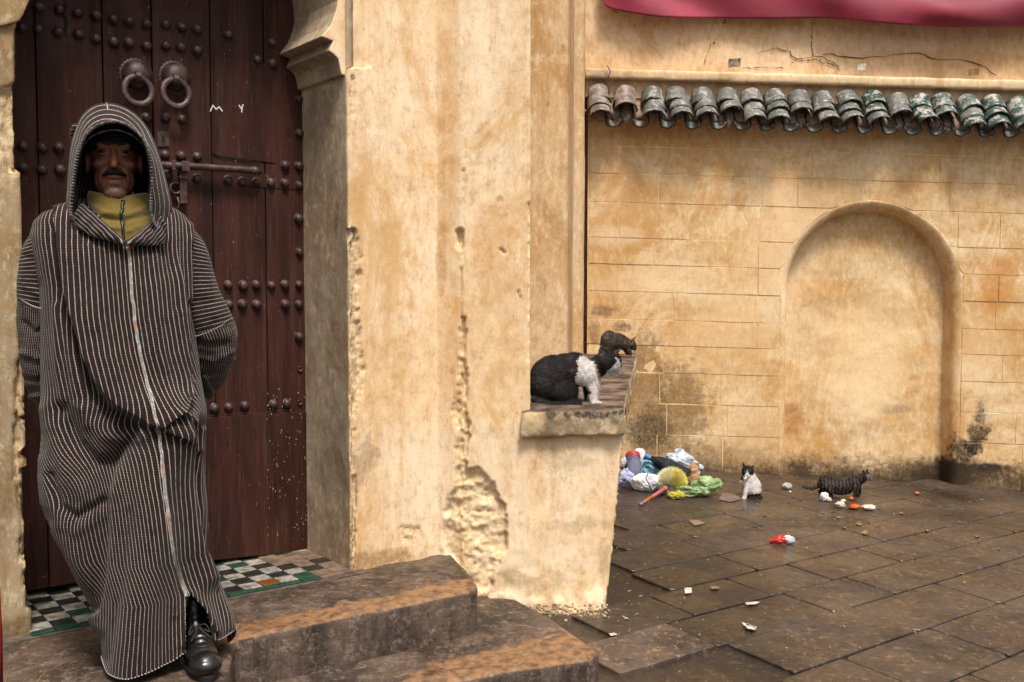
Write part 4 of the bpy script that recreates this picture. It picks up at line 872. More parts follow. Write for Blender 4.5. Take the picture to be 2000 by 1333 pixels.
strokes = [  # polyline, width picture-left, width picture-right, amplitude
    ([(118, 440), (125, 490), (134, 560), (151, 622), (172, 700), (197, 754), (229, 790), (262, 810), (288, 826)], 5, 50, .034),
    ([(108, 450), (118, 560), (136, 625), (158, 705), (184, 764), (216, 802), (255, 824)], 13, 6, -.020),
    ([(352, 560), (358, 640), (362, 710), (361, 765), (338, 792)], 45, 4.5, .024), ([(367, 600), (370, 700), (370, 770), (350, 800)], 4, 12, -.016),
    ([(336, 815), (326, 850), (312, 900), (302, 960), (296, 1050), (282, 1150), (272, 1250), (268, 1310)], 52, 46, .060),
    ([(262, 850), (240, 880), (220, 920), (207, 970), (205, 1050), (198, 1120), (188, 1190)], 26, 8, -.034),
    ([(92, 800), (112, 880), (142, 940), (180, 975), (214, 955)], 18, 24, .011), ([(120, 800), (150, 865), (185, 905), (222, 908), (262, 872)], 14, 14, -.020),
    ([(165, 800), (200, 850), (235, 862), (275, 845)], 14, 13, .010), ([(84, 900), (92, 960), (112, 1020), (150, 1040), (200, 1010)], 10, 18, .006),
    ([(100, 930), (118, 990), (150, 1012), (195, 985)], 8, 9, -.012), ([(110, 1040), (150, 1100), (190, 1230)], 8, 20, .012),
    ([(352, 850), (364, 930), (372, 1000), (388, 1070), (408, 1120)], 26, 5, .028), ([(364, 850), (377, 930), (386, 1000), (402, 1060), (418, 1110)], 5, 26, -.045),
    ([(332, 800), (350, 808), (372, 840), (385, 880)], 9, 9, .016), ([(392, 840), (396, 900), (405, 980), (408, 1060)], 6, 6, .014),
    ([(378, 480), (380, 560), (382, 650), (384, 740)], 5, 6, -.012), ([(372, 440), (374, 560), (378, 660)], 9, 4, .010),
    ([(175, 480), (180, 560), (190, 640)], 9, 9, .007), ([(205, 500), (215, 600), (222, 680)], 8, 8, -.006), ([(300, 500), (306, 620), (318, 720)], 9, 9, .006), ([(330, 480), (338, 600)], 8, 8, -.006),
    ([(290, 560), (300, 680), (325, 770)], 12, 12, .006), ([(250, 1000), (246, 1100), (236, 1200), (232, 1290)], 9, 9, -.007), ([(320, 1000), (330, 1100), (340, 1200)], 9, 9, .007),
    ([(368, 1160), (364, 1210), (361, 1276)], 14, 3, .012), ([(376, 1165), (400, 1200), (420, 1264)], 3, 14, .012), ([(135, 640), (150, 760), (170, 830)], 9, 9, .006), ([(108, 600), (112, 720), (128, 820)], 8, 8, .007),
    ([(225, 790), (190, 800), (150, 790)], 8, 8, .004), ([(425, 1130), (440, 1200), (452, 1262)], 9, 6, .008)]
d = np.zeros(len(P)); du = np.zeros(len(P))
for pl, wl, wr, amp in strokes:
    dd, sg = dpoly(px, py, pl); wd = np.where(sg >= 0, wr, wl); d += 1.18 * amp * np.exp(-(dd / wd) ** 2)
d += .006 * fbm(np.stack([px / 60, py / 170, px * 0], 1), 1.6, 3, 5)
P2_ = P + N3 * (d * front)[:, None] + N3 * (.012 * np.sin(np.arctan2(N3 @ e2, N3 @ e1) * 9) * (1 - front) * sstep(500, 900, py))[:, None]
# hem line drops and rises round the legs
hemY = np.interp(px, [190, 211, 240, 272, 340, 362, 401, 427, 456], [1276, 1285, 1303, 1305, 1289, 1277, 1264, 1268, 1265]); wv = np.repeat(sstep(.86, 1, np.arange(nr) / (nr - 1)), nc)
P2_[:, 2] -= (hemY - 1305) / F * 3.0 * wv * front
uvw = UVs.reshape(-1, 2).copy()
uvw[:, 0] += front * (-2.6 * np.exp(-((py - 838) / 34) ** 2) * np.exp(-((px - 215) / 60) ** 2) + 2.0 * np.exp(-((py - 950) / 50) ** 2) * np.exp(-((px - 150) / 45) ** 2) - 1.6 * np.exp(-((py - 775) / 26) ** 2) * np.exp(-((px - 345) / 26) ** 2))
zl_ = np.interp(py, *np.array(zipc, float)[:, ::-1].T[::-1][::1]) if 0 else np.interp(py, [t[0] for t in zipc], [t[1] for t in zipc])
uvw[:, 0] = (uvw[:, 0] - .5) * (1 + .35 * front * sstep(820, 1000, py) * sstep(0, 90, zl_ - px)) + .5
Fc = grid_faces(nr, nc, True); Fc = Fc[(Fc % nc).max(1) - (Fc % nc).min(1) < nc - 1]
qx, qy = proj(P2_); cxf, cyf = qx[Fc].mean(1), qy[Fc].mean(1)
slit = inpoly(cxf, cyf, [(373, 1160), (380, 1168), (390, 1178), (402, 1190), (412, 1225), (421, 1275), (422, 1340), (358, 1340), (362, 1274), (363, 1190), (367, 1170)]) & (front[Fc].mean(1) > .5)
Fc = Fc[~slit]
robe = obj('robe', mesh(P2_, Fc, uv=uvw), m_wool, man); m_ = robe.modifiers.new('thick', 'SOLIDIFY'); m_.thickness = .004; m_.offset = -1
Pf = P2_.reshape(nr, nc, 3)
def onrobe(x, y, lift=.003):
    """nearest front point of the robe to a picture point"""
    k_ = np.argmin((qx - x) ** 2 + (qy - y) ** 2 + (front < .6) * 1e6); return P2_[k_] + N3[k_] * lift
# braided zip line
zb_ = []; ccol = []
ypts = np.arange(484, 1166, 2.2)
_zc = np.array([onrobe(interp(y, zipc), y, .003) for y in ypts]); _kk = np.exp(-(np.arange(-9, 10) / 4.) ** 2); _kk /= _kk.sum(); _zs = np.stack([np.convolve(np.pad(_zc[:, q_], 9, 'reflect', reflect_type='odd'), _kk, 'valid') for q_ in range(3)], 1)
for i_, y in enumerate(ypts):
    zx = interp(y, zipc)
    for s_ in (-1, 1):
        tdir = _zs[min(i_ + 2, len(_zs) - 1)] - _zs[max(i_ - 2, 0)]; tdir /= np.linalg.norm(tdir) + 1e-9; p = _zs[i_] + e1 * s_ * .0026 + e2 * .001
        ax = e1 * .0022 + tdir * .0014 * s_; zb_.append(box(p, ax, e2 * .0016, tdir * .0015))
        tone = [C('#b5b0ab'), C('#7d9795'), C('#a98068'), C('#a39d97')][int((vn(np.array([[y / 7, s_, 0.]]), 4)[0] + 1) * 1.99)]; ccol += [tone] * 8
V_, F_ = join(zb_); obj('zip_braid', mesh(V_, F_, col=np.array(ccol), smooth=False), vcol('coloured_zip_thread', .7, .3, .3), robe, kind='stuff')
V_, F_ = box(onrobe(251, 489, .006), e1 * .003, e2 * .002, ZZ * .012); obj('zip_pull', bevelled(mesh(V_, F_, smooth=False), .001), simple('orange_thread', C('#c0552b'), C('#a8461f'), rough=.6), robe)
# stitched hem edge
hp = [Pf[nr - 1, j] + ZZ * .003 + NN[nr - 1, j] * .002 for j in range(nc) if front.reshape(nr, nc)[nr - 1, j] > .4 and not 360 < proj([Pf[nr - 1, j]])[0][0] < 424]
st = []
for a_, b_ in zip(hp[:-1:2], hp[1::2]):
    if np.linalg.norm(b_ - a_) < .03: st.append(tube([a_, b_], .0018, 5))
V_, F_ = join(st); obj('hem_stitch', mesh(V_, F_), simple('white_thread', C('#b5aca6'), C('#8d827d'), rough=.8), robe, kind='stuff')
# sleeves
def loft(name, pts, mode, par, folds=(), n_=72, m_=90, jag=.006, seed=0, flat=.85):
    """pts: (px, py, off, half width px, picture tilt of the ring in deg)"""
    a = spline(np.array(pts, float), m_); V_ = []; uv = []; Ns = []; s_ = 0; prev = None
    for i_ in range(m_):
        x, y, off, r, tl = a[i_]; c_ = M(x, y, off); rm = r / F * 3.2; t = math.radians(tl); ax = e1 * math.cos(t) - ZZ * math.sin(t)
        if prev is not None: s_ += np.linalg.norm(c_ - prev)
        prev = c_
        for k_ in range(n_):
            q = 2 * math.pi * k_ / n_ - math.pi / 2; nn = ax * math.cos(q) + e2 * math.sin(q); V_.append(c_ + ax * rm * math.cos(q) + e2 * rm * flat * math.sin(q)); Ns.append(nn)
            uv.append((s_ / SP, q * .055 / .005) if mode == 'ring' else (q * .105 / SP * 1.0 + s_ * 6, s_ / .0085))
    V_ = np.array(V_); Ns = np.array(Ns); px_, py_ = proj(V_); dd_ = jag * fbm(V_, 16, 3, seed)
    for pl, wl, wr, amp in folds:
        q, sg = dpoly(px_, py_, pl); dd_ = dd_ + amp * np.exp(-(q / np.where(sg >= 0, wr, wl)) ** 2)
    V_ = V_ + Ns * dd_[:, None]; Fq = grid_faces(m_, n_, True); Fq = Fq[(Fq % n_).max(1) - (Fq % n_).min(1) < n_ - 1]
    Fs = grid_faces(m_, n_, True); bad = (Fs % n_).max(1) - (Fs % n_).min(1) >= n_ - 1   # close the back with its own verts
    return obj(name, mesh(V_, Fs, uv=np.array(uv)), m_wool, par)
loft('sleeve', [(352, 428, -.07, 22, 35), (366, 455, -.06, 30, 24), (376, 500, -.05, 33, 10), (387, 560, -.05, 38, -4), (404, 610, -.05, 44, -12), (417, 640, -.05, 43, -16)], 'ring', man,
     [([(395, 480), (410, 560), (420, 620)], 8, 8, .006), ([(385, 590), (420, 590)], 8, 8, -.004)], seed=3)
loft('sleeve_end', [(416, 640, -.05, 43.5, -16), (423, 662, -.05, 42, -14), (424, 690, -.06, 38, -2), (418, 722, -.08, 32, 12), (408, 750, -.10, 22, 25), (398, 775, -.13, 12, 30)], 'along', man,
     [([(385, 668), (410, 676), (440, 672)], 6, 7, -.009), ([(392, 700), (420, 706), (452, 690)], 6, 7, .008), ([(395, 730), (425, 728), (448, 712)], 7, 5, -.008), ([(385, 690), (400, 735), (412, 765)], 7, 4, .01)], seed=6, jag=.009)
loft('sleeve', [(98, 428, -.07, 22, -35), (84, 455, -.06, 30, -24), (74, 500, -.06, 31, -10), (70, 550, -.06, 31, 4), (68, 596, -.06, 30, 14)], 'ring', man, [([(50, 500), (90, 520)], 6, 6, -.005), ([(48, 560), (92, 585)], 6, 6, .006)], seed=9)
loft('sleeve_end', [(68, 596, -.06, 30, 14), (66, 630, -.06, 29, 5), (70, 680, -.06, 28, 0), (76, 730, -.07, 28, -10), (86, 775, -.09, 20, -20), (96, 820, -.12, 9, -25)], 'along', man,
     [([(45, 630), (70, 650), (95, 640)], 5, 6, -.009), ([(45, 690), (72, 700), (98, 690)], 6, 6, .010), ([(50, 740), (74, 745), (98, 730)], 5, 5, -.010), ([(60, 775), (90, 772)], 5, 5, .008)], seed=12, jag=.010)
for (a_, b_) in (((380, 658), (452, 622)), ((42, 586), (95, 604))):   # stitched seams of the sleeves
    pp = [M(a_[0] + (b_[0] - a_[0]) * t, a_[1] + (b_[1] - a_[1]) * t + 5 * math.sin(math.pi * t) * 1, -.05 + .078 * math.sin(math.pi * (t * .86 + .07)) ** .6) for t in np.linspace(0, 1, 22)]
    V_, F_ = join([tube([p - e1 * .002, p + e1 * .002], .002, 5) for p in pp]); obj('seam_stitch', mesh(V_, F_), simple('seam_thread', C('#a79e98'), C('#7d726c'), rough=.8), man, kind='stuff')
# collar flaps of the robe, folded out under the chin
m_wool_dark = stripemat('pinstriped_lining', line='#9c948f', wdt=.12)
def flap(name, up, lo, offu, offl, nu=40, nv=14):
    A_, B_ = spline(up, nu), spline(lo, nu); V_ = []; uv = []
    for j in range(nv):
        t = j / (nv - 1)
        for i_ in range(nu):
            x = A_[i_, 0] * (1 - t) + B_[i_, 0] * t; y = A_[i_, 1] * (1 - t) + B_[i_, 1] * t; o_ = (offu[0] * (1 - i_ / nu) + offu[1] * i_ / nu) * (1 - t) + (offl[0] * (1 - i_ / nu) + offl[1] * i_ / nu) * t + .014 * math.sin(math.pi * t) + .003 * math.sin(i_ * .7)
            V_.append(M(x, y, o_)); uv.append((t * np.hypot(*(A_[i_] - B_[i_])) / 6.5, i_ * 1.3))
    o = obj(name, mesh(V_, grid_faces(nv, nu), uv=np.array(uv)), m_wool_dark, robe); q = o.modifiers.new('t', 'SOLIDIFY'); q.thickness = .005; return o
flap('collar_flap', [(160, 398), (176, 412), (198, 432), (222, 454), (244, 474)], [(143, 425), (156, 448), (182, 462), (212, 469), (243, 478)], (.05, .115), (.09, .12))
flap('collar_flap', [(247, 474), (266, 462), (284, 446), (300, 428), (306, 412)], [(247, 478), (270, 478), (296, 480), (318, 476), (326, 440)], (.115, .05), (.12, .09))

# head and body: one skin
HK = 1 / F * 3.17; HO = M(223, 320, -.02)
hfr = lambda P: HO + P[:, :1] * e1 + P[:, 1:2] * e2 + P[:, 2:3] * ZZ
b_ = Blob(hfr)
b_.ell((0, -.025, .03), (.074, .092, .10)).ell((0, .018, -.052), (.060, .052, .062)).ell((.001, .050, -.097), (.034, .019, .020)).ell((-.038, .0, -.06), (.02, .036, .036)).ell((.038, .0, -.06), (.02, .036, .036))
b_.ell((-.040, .040, -.008), (.023, .022, .017)).ell((.040, .040, -.008), (.023, .022, .017)).ell((-.026, .058, .049), (.027, .014, .010), ((0, 1, 0), .12)).ell((.026, .058, .049), (.027, .014, .010), ((0, 1, 0), -.12)).ell((0, .058, .044), (.012, .014, .012))
b_.path([(0, .062, .04), (0, .076, .012), (0, .090, -.012)], [.0085, .010, .0125]).ell((-.013, .074, -.017), (.008, .010, .008)).ell((.013, .074, -.017), (.008, .010, .008))
b_.ell((0, .060, -.038), (.030, .018, .014)).ell((0, .066, -.050), (.023, .011, .0055)).ell((0, .060, -.066), (.022, .011, .008)).ell((-.036, .030, -.034), (.018, .022, .024)).ell((.036, .030, -.034), (.018, .022, .024))
b_.ell((-.031, .054, .039), (.017, .0135, .0055)).ell((.031, .054, .039), (.017, .0135, .0055)).ell((-.031, .053, .021), (.016, .0125, .006)).ell((.031, .053, .021), (.016, .0125, .006))
b_.cap((0, -.03, -.06), (0, -.05, -.19), .052, .06).ell((-.079, -.02, .0), (.008, .018, .032)).ell((.079, -.02, .0), (.008, .018, .032))
# torso, legs and arms under the robe
zf = lambda z: z - HO[2]
b_.ell((0, -.06, -.22), (.16, .06, .07)).ell((0, -.05, -.40), (.15, .085, .20)).ell((.02, -.03, -.72), (.14, .09, .18))
for s_, fx in ((-1, .02), (1, .14)):
    b_.path([(s_ * .08 + .02, -.02, -.85), (s_ * .07 + .05, .04, -1.22), (fx + s_ * .02, .07, -1.60)], [.075, .05, .036])
b_.path([(.16, -.07, -.24), (.24, -.07, -.52), (.14, -.15, -.74)], [.045, .038, .028]).path([(-.16, -.07, -.24), (-.21, -.07, -.52), (-.10, -.16, -.76)], [.045, .038, .028])
for s_, hx in ((1, .10), (-1, -.04)):      # hands clasped behind
    b_.ell((hx, -.165, -.78), (.038, .016, .04))
    for f_ in range(4): b_.path([(hx - s_ * .02 + f_ * .012 * 0, -.17, -.765 - f_ * .019), (hx - s_ * .05, -.178, -.77 - f_ * .019), (hx - s_ * (.072 + .004 * (f_ in (1, 2))), -.168, -.775 - f_ * .019)], [.0095, .0088, .008])
    b_.path([(hx, -.165, -.75), (hx - s_ * .025, -.18, -.735), (hx - s_ * .045, -.182, -.738)], [.012, .010, .009])
me = b_.build(.0034, 5); P = co(me); L = P - HO; lx, ly, lz = L @ e1, L @ e2, L[:, 2]
nrm = no(me); wr = np.zeros(len(P))
def groove(pts, wd, amp):     # pts in head coordinates (x, z), only on the face front
    global wr
    dd, _ = dpoly(lx, -lz, [(x, -z) for x, z in pts]); wr = wr - .75 * amp * np.exp(-(dd / wd) ** 2) * (ly > .01) * (lz > -.13)
for s_ in (-1, 1):
    groove([(s_ * .016, -.012), (s_ * .032, -.035), (s_ * .038, -.06)], .004, .0045); groove([(s_ * .045, -.005), (s_ * .052, -.05)], .004, .002); groove([(s_ * .018, .016), (s_ * .034, .012), (s_ * .046, .02)], .004, .0025); groove([(s_ * .05, -.06), (s_ * .04, -.09)], .004, .002)
groove([(-.024, -.057), (0, -.0575), (.024, -.057)], .0028, .006); groove([(-.04, .068), (.04, .068)], .003, .0015); groove([(-.035, .078), (.035, .079)], .003, .0015); groove([(-.014, -.078), (.014, -.078)], .004, .003); groove([(-.03, .088), (.03, .089)], .003, .0015); groove([(-.004, .04), (-.006, .056)], .002, .0015); groove([(.005, .04), (.006, .056)], .002, .0015)
for s_ in (-1, 1):
    groove([(s_ * .05, .03), (s_ * .062, .036)], .0025, .0018); groove([(s_ * .05, .024), (s_ * .062, .020)], .0025, .0018); groove([(s_ * .026, -.03), (s_ * .030, -.05), (s_ * .026, -.07)], .003, .0025); groove([(s_ * .046, -.03), (s_ * .050, -.06), (s_ * .042, -.085)], .004, .003)
P = P + nrm * (wr + .0006 * fbm(P, 150, 2, 3))[:, None]; setco(me, P)
skin = np.tile(np.array(C('#84513b')), (len(P), 1)); g1 = fbm(P, 40, 3, 7)[:, None]; skin = skin * (1 + .22 * g1)
stub = (sstep(-.055, -.075, lz) * (lz > -.14) * (ly > -.02))[:, None]; skin = skin * (1 - .55 * stub) + np.array(C('#6b554a')) * (.55 * stub) * (1 + .5 * fbm(P, 220, 2, 9)[:, None])
lip_ = (np.exp(-((lz + .064) / .006) ** 2) * np.exp(-(lx / .02) ** 2) * (ly > .04))[:, None]; skin = skin * (1 - .6 * lip_) + np.array(C('#7d4c42')) * .6 * lip_
ns = (np.exp(-((lz + .005) / .022) ** 2) * np.exp(-(lx / .014) ** 2) * (ly > .06))[:, None]; skin = skin * (1 + .25 * ns)  # nose ridge lightened: a highlight put into the skin colour
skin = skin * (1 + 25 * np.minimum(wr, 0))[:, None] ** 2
setcol(me, np.clip(skin, 0, 1)); m_skin = vcol('weathered_skin', .5, .45, .15, sub=.12, nsc=120); body = obj('body', me, m_skin, man)
m_eye = simple('eye_white', C('#33241d'), C('#281c17'), rough=.8, spec=.05); m_iris = simple('dark_iris', C('#0d0806'), C('#120b08'), rough=.35, spec=.4)
for s_ in (-1, 1):
    V_, F_ = ico(3); c_ = HO + e1 * s_ * .0305 + e2 * .0535 + ZZ * .031; e_ = obj('eye', mesh(V_ * .0115 + c_, F_), m_eye, body)
    V_, F_ = lathe([(.0062, .0100), (.0040, .0112), (.0001, .0118)], c_, e2, 14); obj('iris', fixn(mesh(V_, F_)), m_iris, e_)
    br = Blob(hfr); br.path([(s_ * .013, .071, .049), (s_ * .028, .070, .052), (s_ * .045, .059, .047)], [.0032, .0042, .0028]); mb = br.build(.0022, 2); setcol(mb, np.tile(C('#33231b'), (len(mb.vertices), 1)))
    P = co(mb); setco(mb, P + no(mb) * (fbm(P, 200, 2) * .002)[:, None]); obj('eyebrow', mb, vcol('dark_hair', .8), body)
mo = Blob(hfr); mo.path([(-.036, .062, -.045), (-.026, .072, -.040), (-.012, .079, -.036), (0, .080, -.035), (.012, .079, -.036), (.026, .072, -.040), (.036, .062, -.044)], [.003, .0065, .0085, .008, .0085, .0065, .003])
mb = mo.build(.0025, 2); setcol(mb, np.tile(C('#17100e'), (len(mb.vertices), 1))); hb = obj('moustache', mb, vcol('moustache_hair', .7), body)
f_ = fur(mb, 1500, .011, .0009, flow=lambda O: np.sign((O - HO) @ e1)[:, None] * e1 - ZZ * .8); obj('hairs', f_, vcol('moustache_bristles', .6), hb, kind='stuff')
# stubble
msk = (stub[:, 0] > .2) & (nrm @ e2 > -.2)
sf_ = fur(me, 2600, .0035, .0004, lift=.7, tone=(.4, 2.2), seed=77, mask=(msk & (L[:, 2] > -.125)).astype(float) + 1e-9); so_ = bpy.data.objects.new('stubble', sf_); COL.objects.link(so_); so_.parent = body; sf_.materials.append(vcol('grey_stubble', .7, .2, 0)); so_['kind'] = 'stuff'
# cap
cb = Blob(hfr); cb.ell((0, -.03, .058), (.080, .098, .073)); mb = cb.build(.005, 2); m_cap = simple('black_cap_cloth', C('#15130f'), C('#201d1b'), rough=.8, nsc=50, bump=.4); cap_ = obj('cap', mb, m_cap, man)
br_px = [(163, 285), (172, 272), (190, 261), (212, 255), (235, 255), (257, 264), (270, 273), (280, 285)]; A_ = spline(br_px, 36); V_ = []
for j in range(8):
    t = j / 7
    for i_ in range(36):
        f__ = i_ / 35; o_ = .098 * math.sin(math.pi * (f__ * .8 + .1)) + .012; pf = M(*A_[i_], o_); k_ = (1 - t); pt = HO + (pf - HO) * 1
        V_.append(pf - e2 * (t * (o_ - .0)) + ZZ * (.010 * math.sin(math.pi * t / 2)) + e1 * (.0 if 1 else 0))
o = obj('brim', mesh(V_, grid_faces(8, 36)), m_cap, cap_); q = o.modifiers.new('t', 'SOLIDIFY'); q.thickness = .003
V_, F_ = tube([M(x, y, .098 * math.sin(math.pi * (i_ / 35 * .8 + .1)) + .014) for i_, (x, y) in enumerate(A_)], .0026, 7); obj('brim_piping', mesh(V_, F_), simple('worn_grey_piping', C('#8d8a88'), C('#34312f'), rough=.5, nsc=70), cap_)
# yellow fleece with a dark zip
ny, nx = 46, 120; V_ = np.zeros((ny, nx, 3)); tb = [(386, 53, -.005, .060, 231), (392, 57, .0, .066, 233), (400, 59, .0, .074, 235), (412, 60, .0, .084, 236), (424, 66, .0, .092, 237), (450, 80, .005, .100, 240), (490, 92, .01, .104, 243)]
for i_ in range(ny):
    y = 386 + (490 - 386) * i_ / (ny - 1); w_ = interp(y, [(t[0], t[1]) for t in tb]); oc = interp(y, [(t[0], t[2]) for t in tb]) - .02; bb = interp(y, [(t[0], t[3]) for t in tb]); xc = interp(y, [(t[0], t[4]) for t in tb]); a = w_ / F * 3.17
    z = M(xc, y, oc + bb)[2]; c_ = M(xc, y, oc); c_[2] = z
    for k_ in range(nx):
        q = 2 * math.pi * k_ / nx - math.pi / 2; V_[i_, k_] = c_ + e1 * a * math.cos(q) + e2 * bb * math.sin(q) + ZZ * (.022 * (1 - i_ / ny) * abs(math.cos(q)))
V_ = V_.reshape(-1, 3); fx, fy = proj(V_); dd_ = .004 * fbm(V_ * [1, 1, 2.5], 22, 3, 8)
for pl, wl, wr_, amp in [([(178, 400), (205, 415), (236, 418)], 5, 5, .006), ([(175, 412), (205, 428), (236, 432)], 4, 4, -.007), ([(246, 420), (275, 410), (292, 400)], 5, 5, .006), ([(246, 432), (275, 424), (295, 418)], 4, 4, -.006), ([(190, 440), (215, 445), (236, 446)], 4, 4, .005), ([(250, 452), (275, 440)], 5, 5, .005), ([(241, 395), (241, 480)], 3, 3, -.003)]:
    q, sg = dpoly(fx, fy, pl); dd_ = dd_ + amp * np.exp(-(q / 4.5) ** 2)
V_ = V_ + e2 * dd_[:, None]
m_fl = MT('mustard_fleece', .95, .1); m = m_fl; m.b.inputs['Sheen Weight'].default_value = .4; m.bump(m.noise(220, 3), .5, .002); m_fl = m.out(m.mix(m.noise(90, 4), C('#5a4b20'), C('#74622c')))
fl = obj('fleece_collar', mesh(V_, grid_faces(ny, nx, True)), m_fl, man); q = fl.modifiers.new('t', 'SOLIDIFY'); q.thickness = .006; q.offset = -1
def onfl(x, y, l=.002): k_ = np.argmin((fx - x) ** 2 + (fy - y) ** 2 + ((V_ - HO) @ e2 < .02) * 1e6); return V_[k_] + e2 * l
Vz, Fz = tube([onfl(238 + (y > 440) * 1 + 3 * (y < 400), y, .0) for y in np.linspace(392, 474, 18)], .0055, 8, flat=1); obj('fleece_zip', mesh(Vz, Fz), simple('black_zip', C('#14100f'), C('#221c1a'), rough=.4, nsc=200), fl)
Vz, Fz = box(onfl(242, 430, .009), e1 * .0028, e2 * .0014, ZZ * .016); obj('zip_pull', bevelled(mesh(Vz, Fz, smooth=False), .001), simple('grey_metal_pull', C('#57514d'), C('#3f3a37'), rough=.35, metal=.6), fl)
# hood
op = [(150, 446), (143, 432), (138, 415), (141, 370), (146, 330), (155, 291), (168, 264), (190, 246), (217, 238), (244, 242), (267, 258), (282, 276), (292, 303), (297, 348), (295, 393), (296, 422), (307, 446), (318, 460)]
so = [(146, 448), (134, 430), (129, 400), (132, 350), (136, 300), (144, 262), (160, 226), (183, 206), (213, 201), (246, 210), (276, 233), (298, 268), (316, 320), (327, 360), (335, 395), (334, 420), (328, 441), (320, 462)]
nH = 160; OA, SA = spline(op, nH), spline(so, nH); ctr_ = np.array([228., 330.]); tt = np.linspace(0, 1, nH); topk = np.sin(math.pi * tt)
rings = []; offs = []
inn = lambda k_: ctr_ + (OA - ctr_) * k_
rings += [inn(.90), inn(.95), OA]; offs += [-.05 + 0 * tt, .03 + .03 * topk, .085 + .065 * topk]
for t in (.2, .45, .7, .9, 1.): rings.append(OA * (1 - t) + SA * t); offs.append((.085 + .065 * topk) * (1 - t) + (-.01) * t + .018 * math.sin(math.pi * t))
rings += [ctr_ + (SA - ctr_) * .985, ctr_ + (SA - ctr_) * .93, ctr_ + (SA - ctr_) * .75, ctr_ + (SA - ctr_) * .4, ctr_ + (SA - ctr_) * .02]; offs += [-.05 + 0 * tt, -.10 + 0 * tt, -.145 + 0 * tt, -.17 + 0 * tt, -.175 + 0 * tt]
rr_ = np.array(rings); oo_ = np.array(offs)
sub = 5; R2 = []; O2 = []
for i_ in range(len(rr_) - 1):
    for s_ in range(sub): R2.append(rr_[i_] * (1 - s_ / sub) + rr_[i_ + 1] * s_ / sub); O2.append(oo_[i_] * (1 - s_ / sub) + oo_[i_ + 1] * s_ / sub)
R2.append(rr_[-1]); O2.append(oo_[-1]); nR = len(R2); V_ = []; uv = []
for i_ in range(nR):
    for j in range(nH):
        V_.append(M(R2[i_][j, 0], R2[i_][j, 1], O2[i_][j])); dS = np.hypot(*(R2[i_][j] - SA[j])); ins = i_ < 2 * sub
        uv.append(((dS / 9.2 if not ins else np.hypot(*(R2[i_][j] - OA[j])) / 8 + .3), tt[j] * 120))
V_ = np.array(V_); hx, hy = proj(V_); V_ = V_ + e2 * (.004 * fbm(V_, 14, 3, 2))[:, None]
hood = obj('hood', mesh(V_, grid_faces(nR, nH), uv=np.array(uv)), m_wool, man); q = hood.modifiers.new('t', 'SOLIDIFY'); q.thickness = .004
bd = []; A_ = spline(op, 120)
for i_ in range(120):
    t = i_ / 119; p = M(A_[i_, 0], A_[i_, 1], .088 + .065 * math.sin(math.pi * t)); tn = A_[min(i_ + 1, 119)] - A_[max(i_ - 1, 0)]; tn = tn / (np.hypot(*tn) + 1e-6); nn = e1 * -tn[1] - ZZ * tn[0]
    bd.append(tube([p - nn * .0045, p + e2 * .002, p + nn * .0045], .0021, 5))
Vb, Fb = join(bd); obj('braid_trim', mesh(Vb, Fb), simple('grey_braid', C('#857d78'), C('#3c3634'), rough=.8, nsc=90), hood, kind='stuff')
sm = [(x_, y_) for x_, y_ in [(208, 203), (211, 215), (214, 228), (216, 237)]]; pp = [M(x_, y_, -.005 + .14 * (i_ / 3) ** .8) for i_, (x_, y_) in enumerate(sm)]
Vb, Fb = tube(spline(pp, 16) + e2 * .006, .0022, 6); obj('crown_seam', mesh(Vb, Fb), simple('pale_seam', C('#b1a8a4'), C('#7c726e'), rough=.9), hood)
hb_ = Blob(); hb_.cap(M(150, 250, -.04), M(140, 262, -.05), .016, .008); mb = hb_.build(.004, 2); uvl = mb.uv_layers.new(name='UVMap'); Pm = co(mb); idx = np.empty(len(mb.loops), np.int32); mb.loops.foreach_get('vertex_index', idx); uvl.data.foreach_set('uv', np.stack([Pm[idx][:, 2] / .012, Pm[idx][:, 0] / .01], 1).astype(np.float32).ravel()); obj('hood_point', mb, m_wool, hood)
